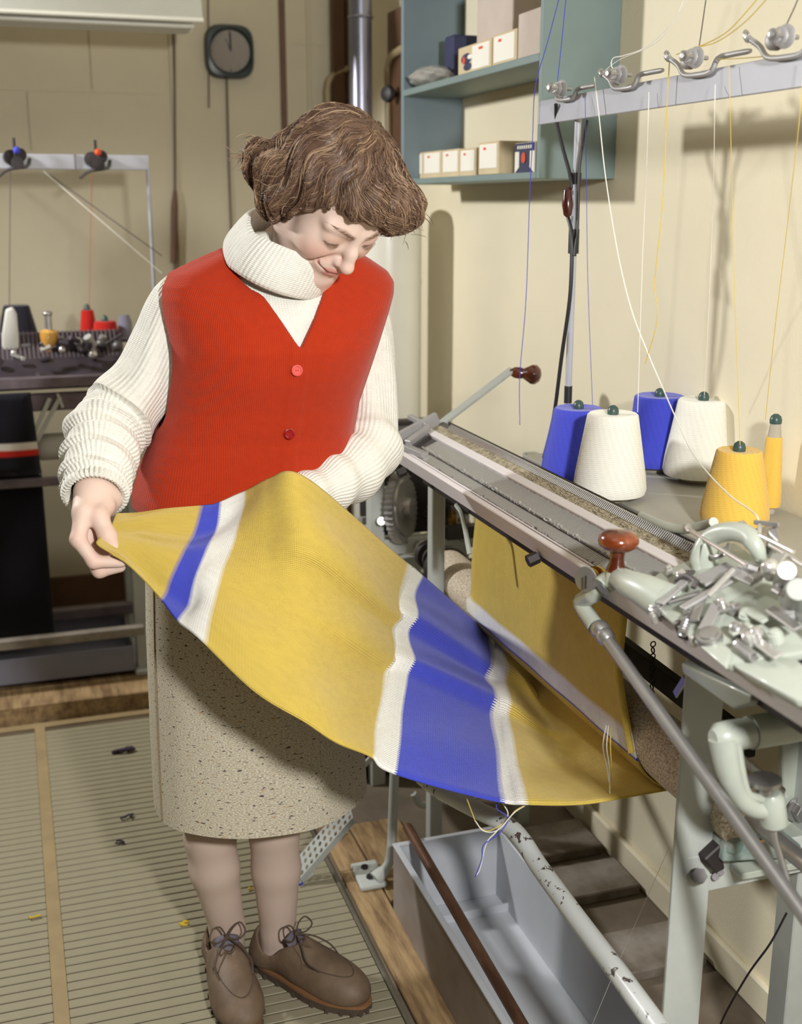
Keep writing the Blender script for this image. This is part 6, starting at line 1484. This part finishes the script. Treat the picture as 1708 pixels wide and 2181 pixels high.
kk_ = 66; MB().tube([Vector(rowsk[i][kk_]) + V(-.0005, -.0005, 0) for i in range(4, 45)], .0011, 5).build('side_seam', 'tweed_seam', sk, smooth=True)

# --- shoes
def shoe(ankle, heel, toe, lab, flip):
    heel = Vector((heel[0], heel[1], 0)); toe = Vector((toe[0], toe[1], 0)); fx = (toe - heel); Ln = fx.length; fx.normalize(); sx_ = Vector((fx.y, -fx.x, 0)) * flip   # sx_: toward inner side
    o3 = npv(heel); A = np.stack([npv(fx), npv(sx_), npv((0, 0, 1.))], 1)
    e = bpy.data.objects.new('shoe', None)
    W = lambda s, t, z: Vector(o3 + A @ npv((s * Ln, t, z)))
    def fs(p):
        q = (p - o3) @ A; q[..., 0] /= Ln / .25
        d = s_ell(q, (.205, .002, .030), (.052, .043, .034)); d = smin(d, s_ell(q, (.150, .003, .036), (.07, .044, .044)), .03)
        d = smin(d, s_cap(q, (.036, 0, .036), (.11, 0, .046), .034, .038), .02); d = smin(d, s_cap(q, (.030, 0, .03), (.034, 0, .066), .033, .029), .02)
        d = smin(d, s_cap(q, (.10, 0, .066), (.15, .002, .048), .026, .024), .02)
        inner = s_cap(q, (.055, 0, .058), (.060, 0, .2), .0295, .036); inner = smin(inner, s_cap(q, (.05, 0, .075), (.09, 0, .10), .028, .026), .02)
        d = smax(d, -inner, .004)
        d = smax(d, -(np.sqrt((q[..., 1] * 1.0) ** 2 + (q[..., 2] - .094) ** 2 * .6) - .011 + np.abs(q[..., 0] - .108) * .16), .003)
        return smax(d, .020 - q[..., 2], .003)
    lo = np.minimum(npv(heel), npv(toe)) - .07; hi = np.maximum(npv(heel), npv(toe)) + .07; lo[2] = .0; hi[2] = .14
    v, q = surf(fs, lo, hi, .0027); so_ = arr_mesh('shoe', v, q, 'shoe_leather', wm); so_['label'] = lab
    out = []
    for k in range(48):
        a = 2 * math.pi * k / 48; c_, s_ = math.cos(a), math.sin(a); s0 = .5 + .535 * math.copysign(abs(c_) ** .82, c_)
        wd_ = np.interp(s0, [0, .15, .35, .6, .8, 1.0], [.036, .038, .037, .047, .048, .040]); out.append((s0, wd_ * math.copysign(abs(s_) ** .75, s_)))
    def slabo(z0, z1, g0, g1, nm, m):
        P = [[W(.5 + (s_ - .5) * g, t * g, z) for s_, t in out] for g, z in ((.2, z0), (g0, z0), (g1, z1), (.2, z1))]; MB().grid(P, closed=True).build(nm, m, so_, bevel=.0)
    slabo(.001, .016, .97, 1.0, 'sole', 'shoe_sole'); slabo(.016, .0215, 1.02, 1.015, 'welt', 'shoe_welt')
    slabo2 = [W(s_ * .3 + .01, t * 1.0, .0) for s_, t in out]
    # tongue
    P = [[W(.36 + .10 * i / 6 - .0, (j - 4) / 4 * .022, .101 - .030 * i / 6 - .00045 * (j - 4) ** 2 * 1.0) for j in range(9)] for i in range(7)]
    MB().grid(P).build('tongue', 'tongue_lining', so_, smooth=True, solid=.003)
    # laces: three crossings, bow, tails
    for i in range(3):
        s0 = .44 + .055 * i; zz = .0885 - .011 * i
        MB().tube(bez([W(s0, -.019, zz - .006), W(s0, 0, zz + .003), W(s0, .019, zz - .006)], 5), .0016, 6).build('lace', 'lace', so_, smooth=True)
    k0 = W(.40, 0, .100); 
    for sgn in (-1, 1):
        MB().tube(bez([k0, W(.385, .012 * sgn, .116 + .006 * (sgn * flip > 0)), W(.37 + .03 * (sgn > 0), .027 * sgn, .122), W(.41 + .03 * (sgn > 0), .034 * sgn, .108), W(.43, .020 * sgn, .098), k0], 7), .0016, 6).build('lace_bow', 'lace', so_, smooth=True)
        MB().tube(bez([k0, W(.50, .018 * sgn, .096), W(.60, .034 * sgn, .080), W(.70, .030 * sgn, .068)], 7), .0016, 6).build('lace_tail', 'lace', so_, smooth=True)
    # moccasin seam, side seams, lugs under the sole
    def onshoe(s, t):
        p = np.repeat(npv(W(s, t, 0))[None], 400, 0); p[:, 2] = np.linspace(.13, .02, 400); d = fs(p.copy()); i = int(np.argmax(d < .0)); return Vector(p[i]) + V(0, 0, .0004)
    sp_ = [onshoe(.56 + .34 * math.sin(math.pi * k / 20), .031 * math.cos(math.pi * k / 20)) for k in range(21)]
    MB().tube(bez(sp_, 3), .0011, 5).build('toe_seam', 'lace', so_, smooth=True)
    for sgn in (-1, 1):
        MB().tube(bez([onshoe(.43, .020 * sgn), onshoe(.52, .027 * sgn), onshoe(.56, .036 * sgn)], 5), .0009, 5).build('side_seam', 'lace', so_, smooth=True)
    for k in range(0, 48, 2):
        s_, t = out[k]; c0 = W(.5 + (s_ - .5) * .985, t * .985, .004); MB().box(c0, (.006, .006, .008), rz=math.atan2(fx.y, fx.x)).build('sole_lug', 'shoe_sole', so_)
    MB().ell(k0, (.005, .005, .005)).build('lace_knot', 'lace', so_, smooth=True)
    return so_
ar = LR[-1]; hr0 = (ar[0] - .012, ar[1] + .044); shoe(ar, hr0, (hr0[0] + .006, hr0[1] - .262), 'brown leather lace-up shoe pointing at the camera', 1)
al = LL[-1]; dv_ = Vector((.60, -.80)).normalized(); hl0 = Vector((al[0] - .006, al[1] - .012)) - dv_ * .052; tl0 = hl0 + dv_ * .262; shoe(al, hl0, tl0, 'brown leather lace-up shoe turned outward', -1)
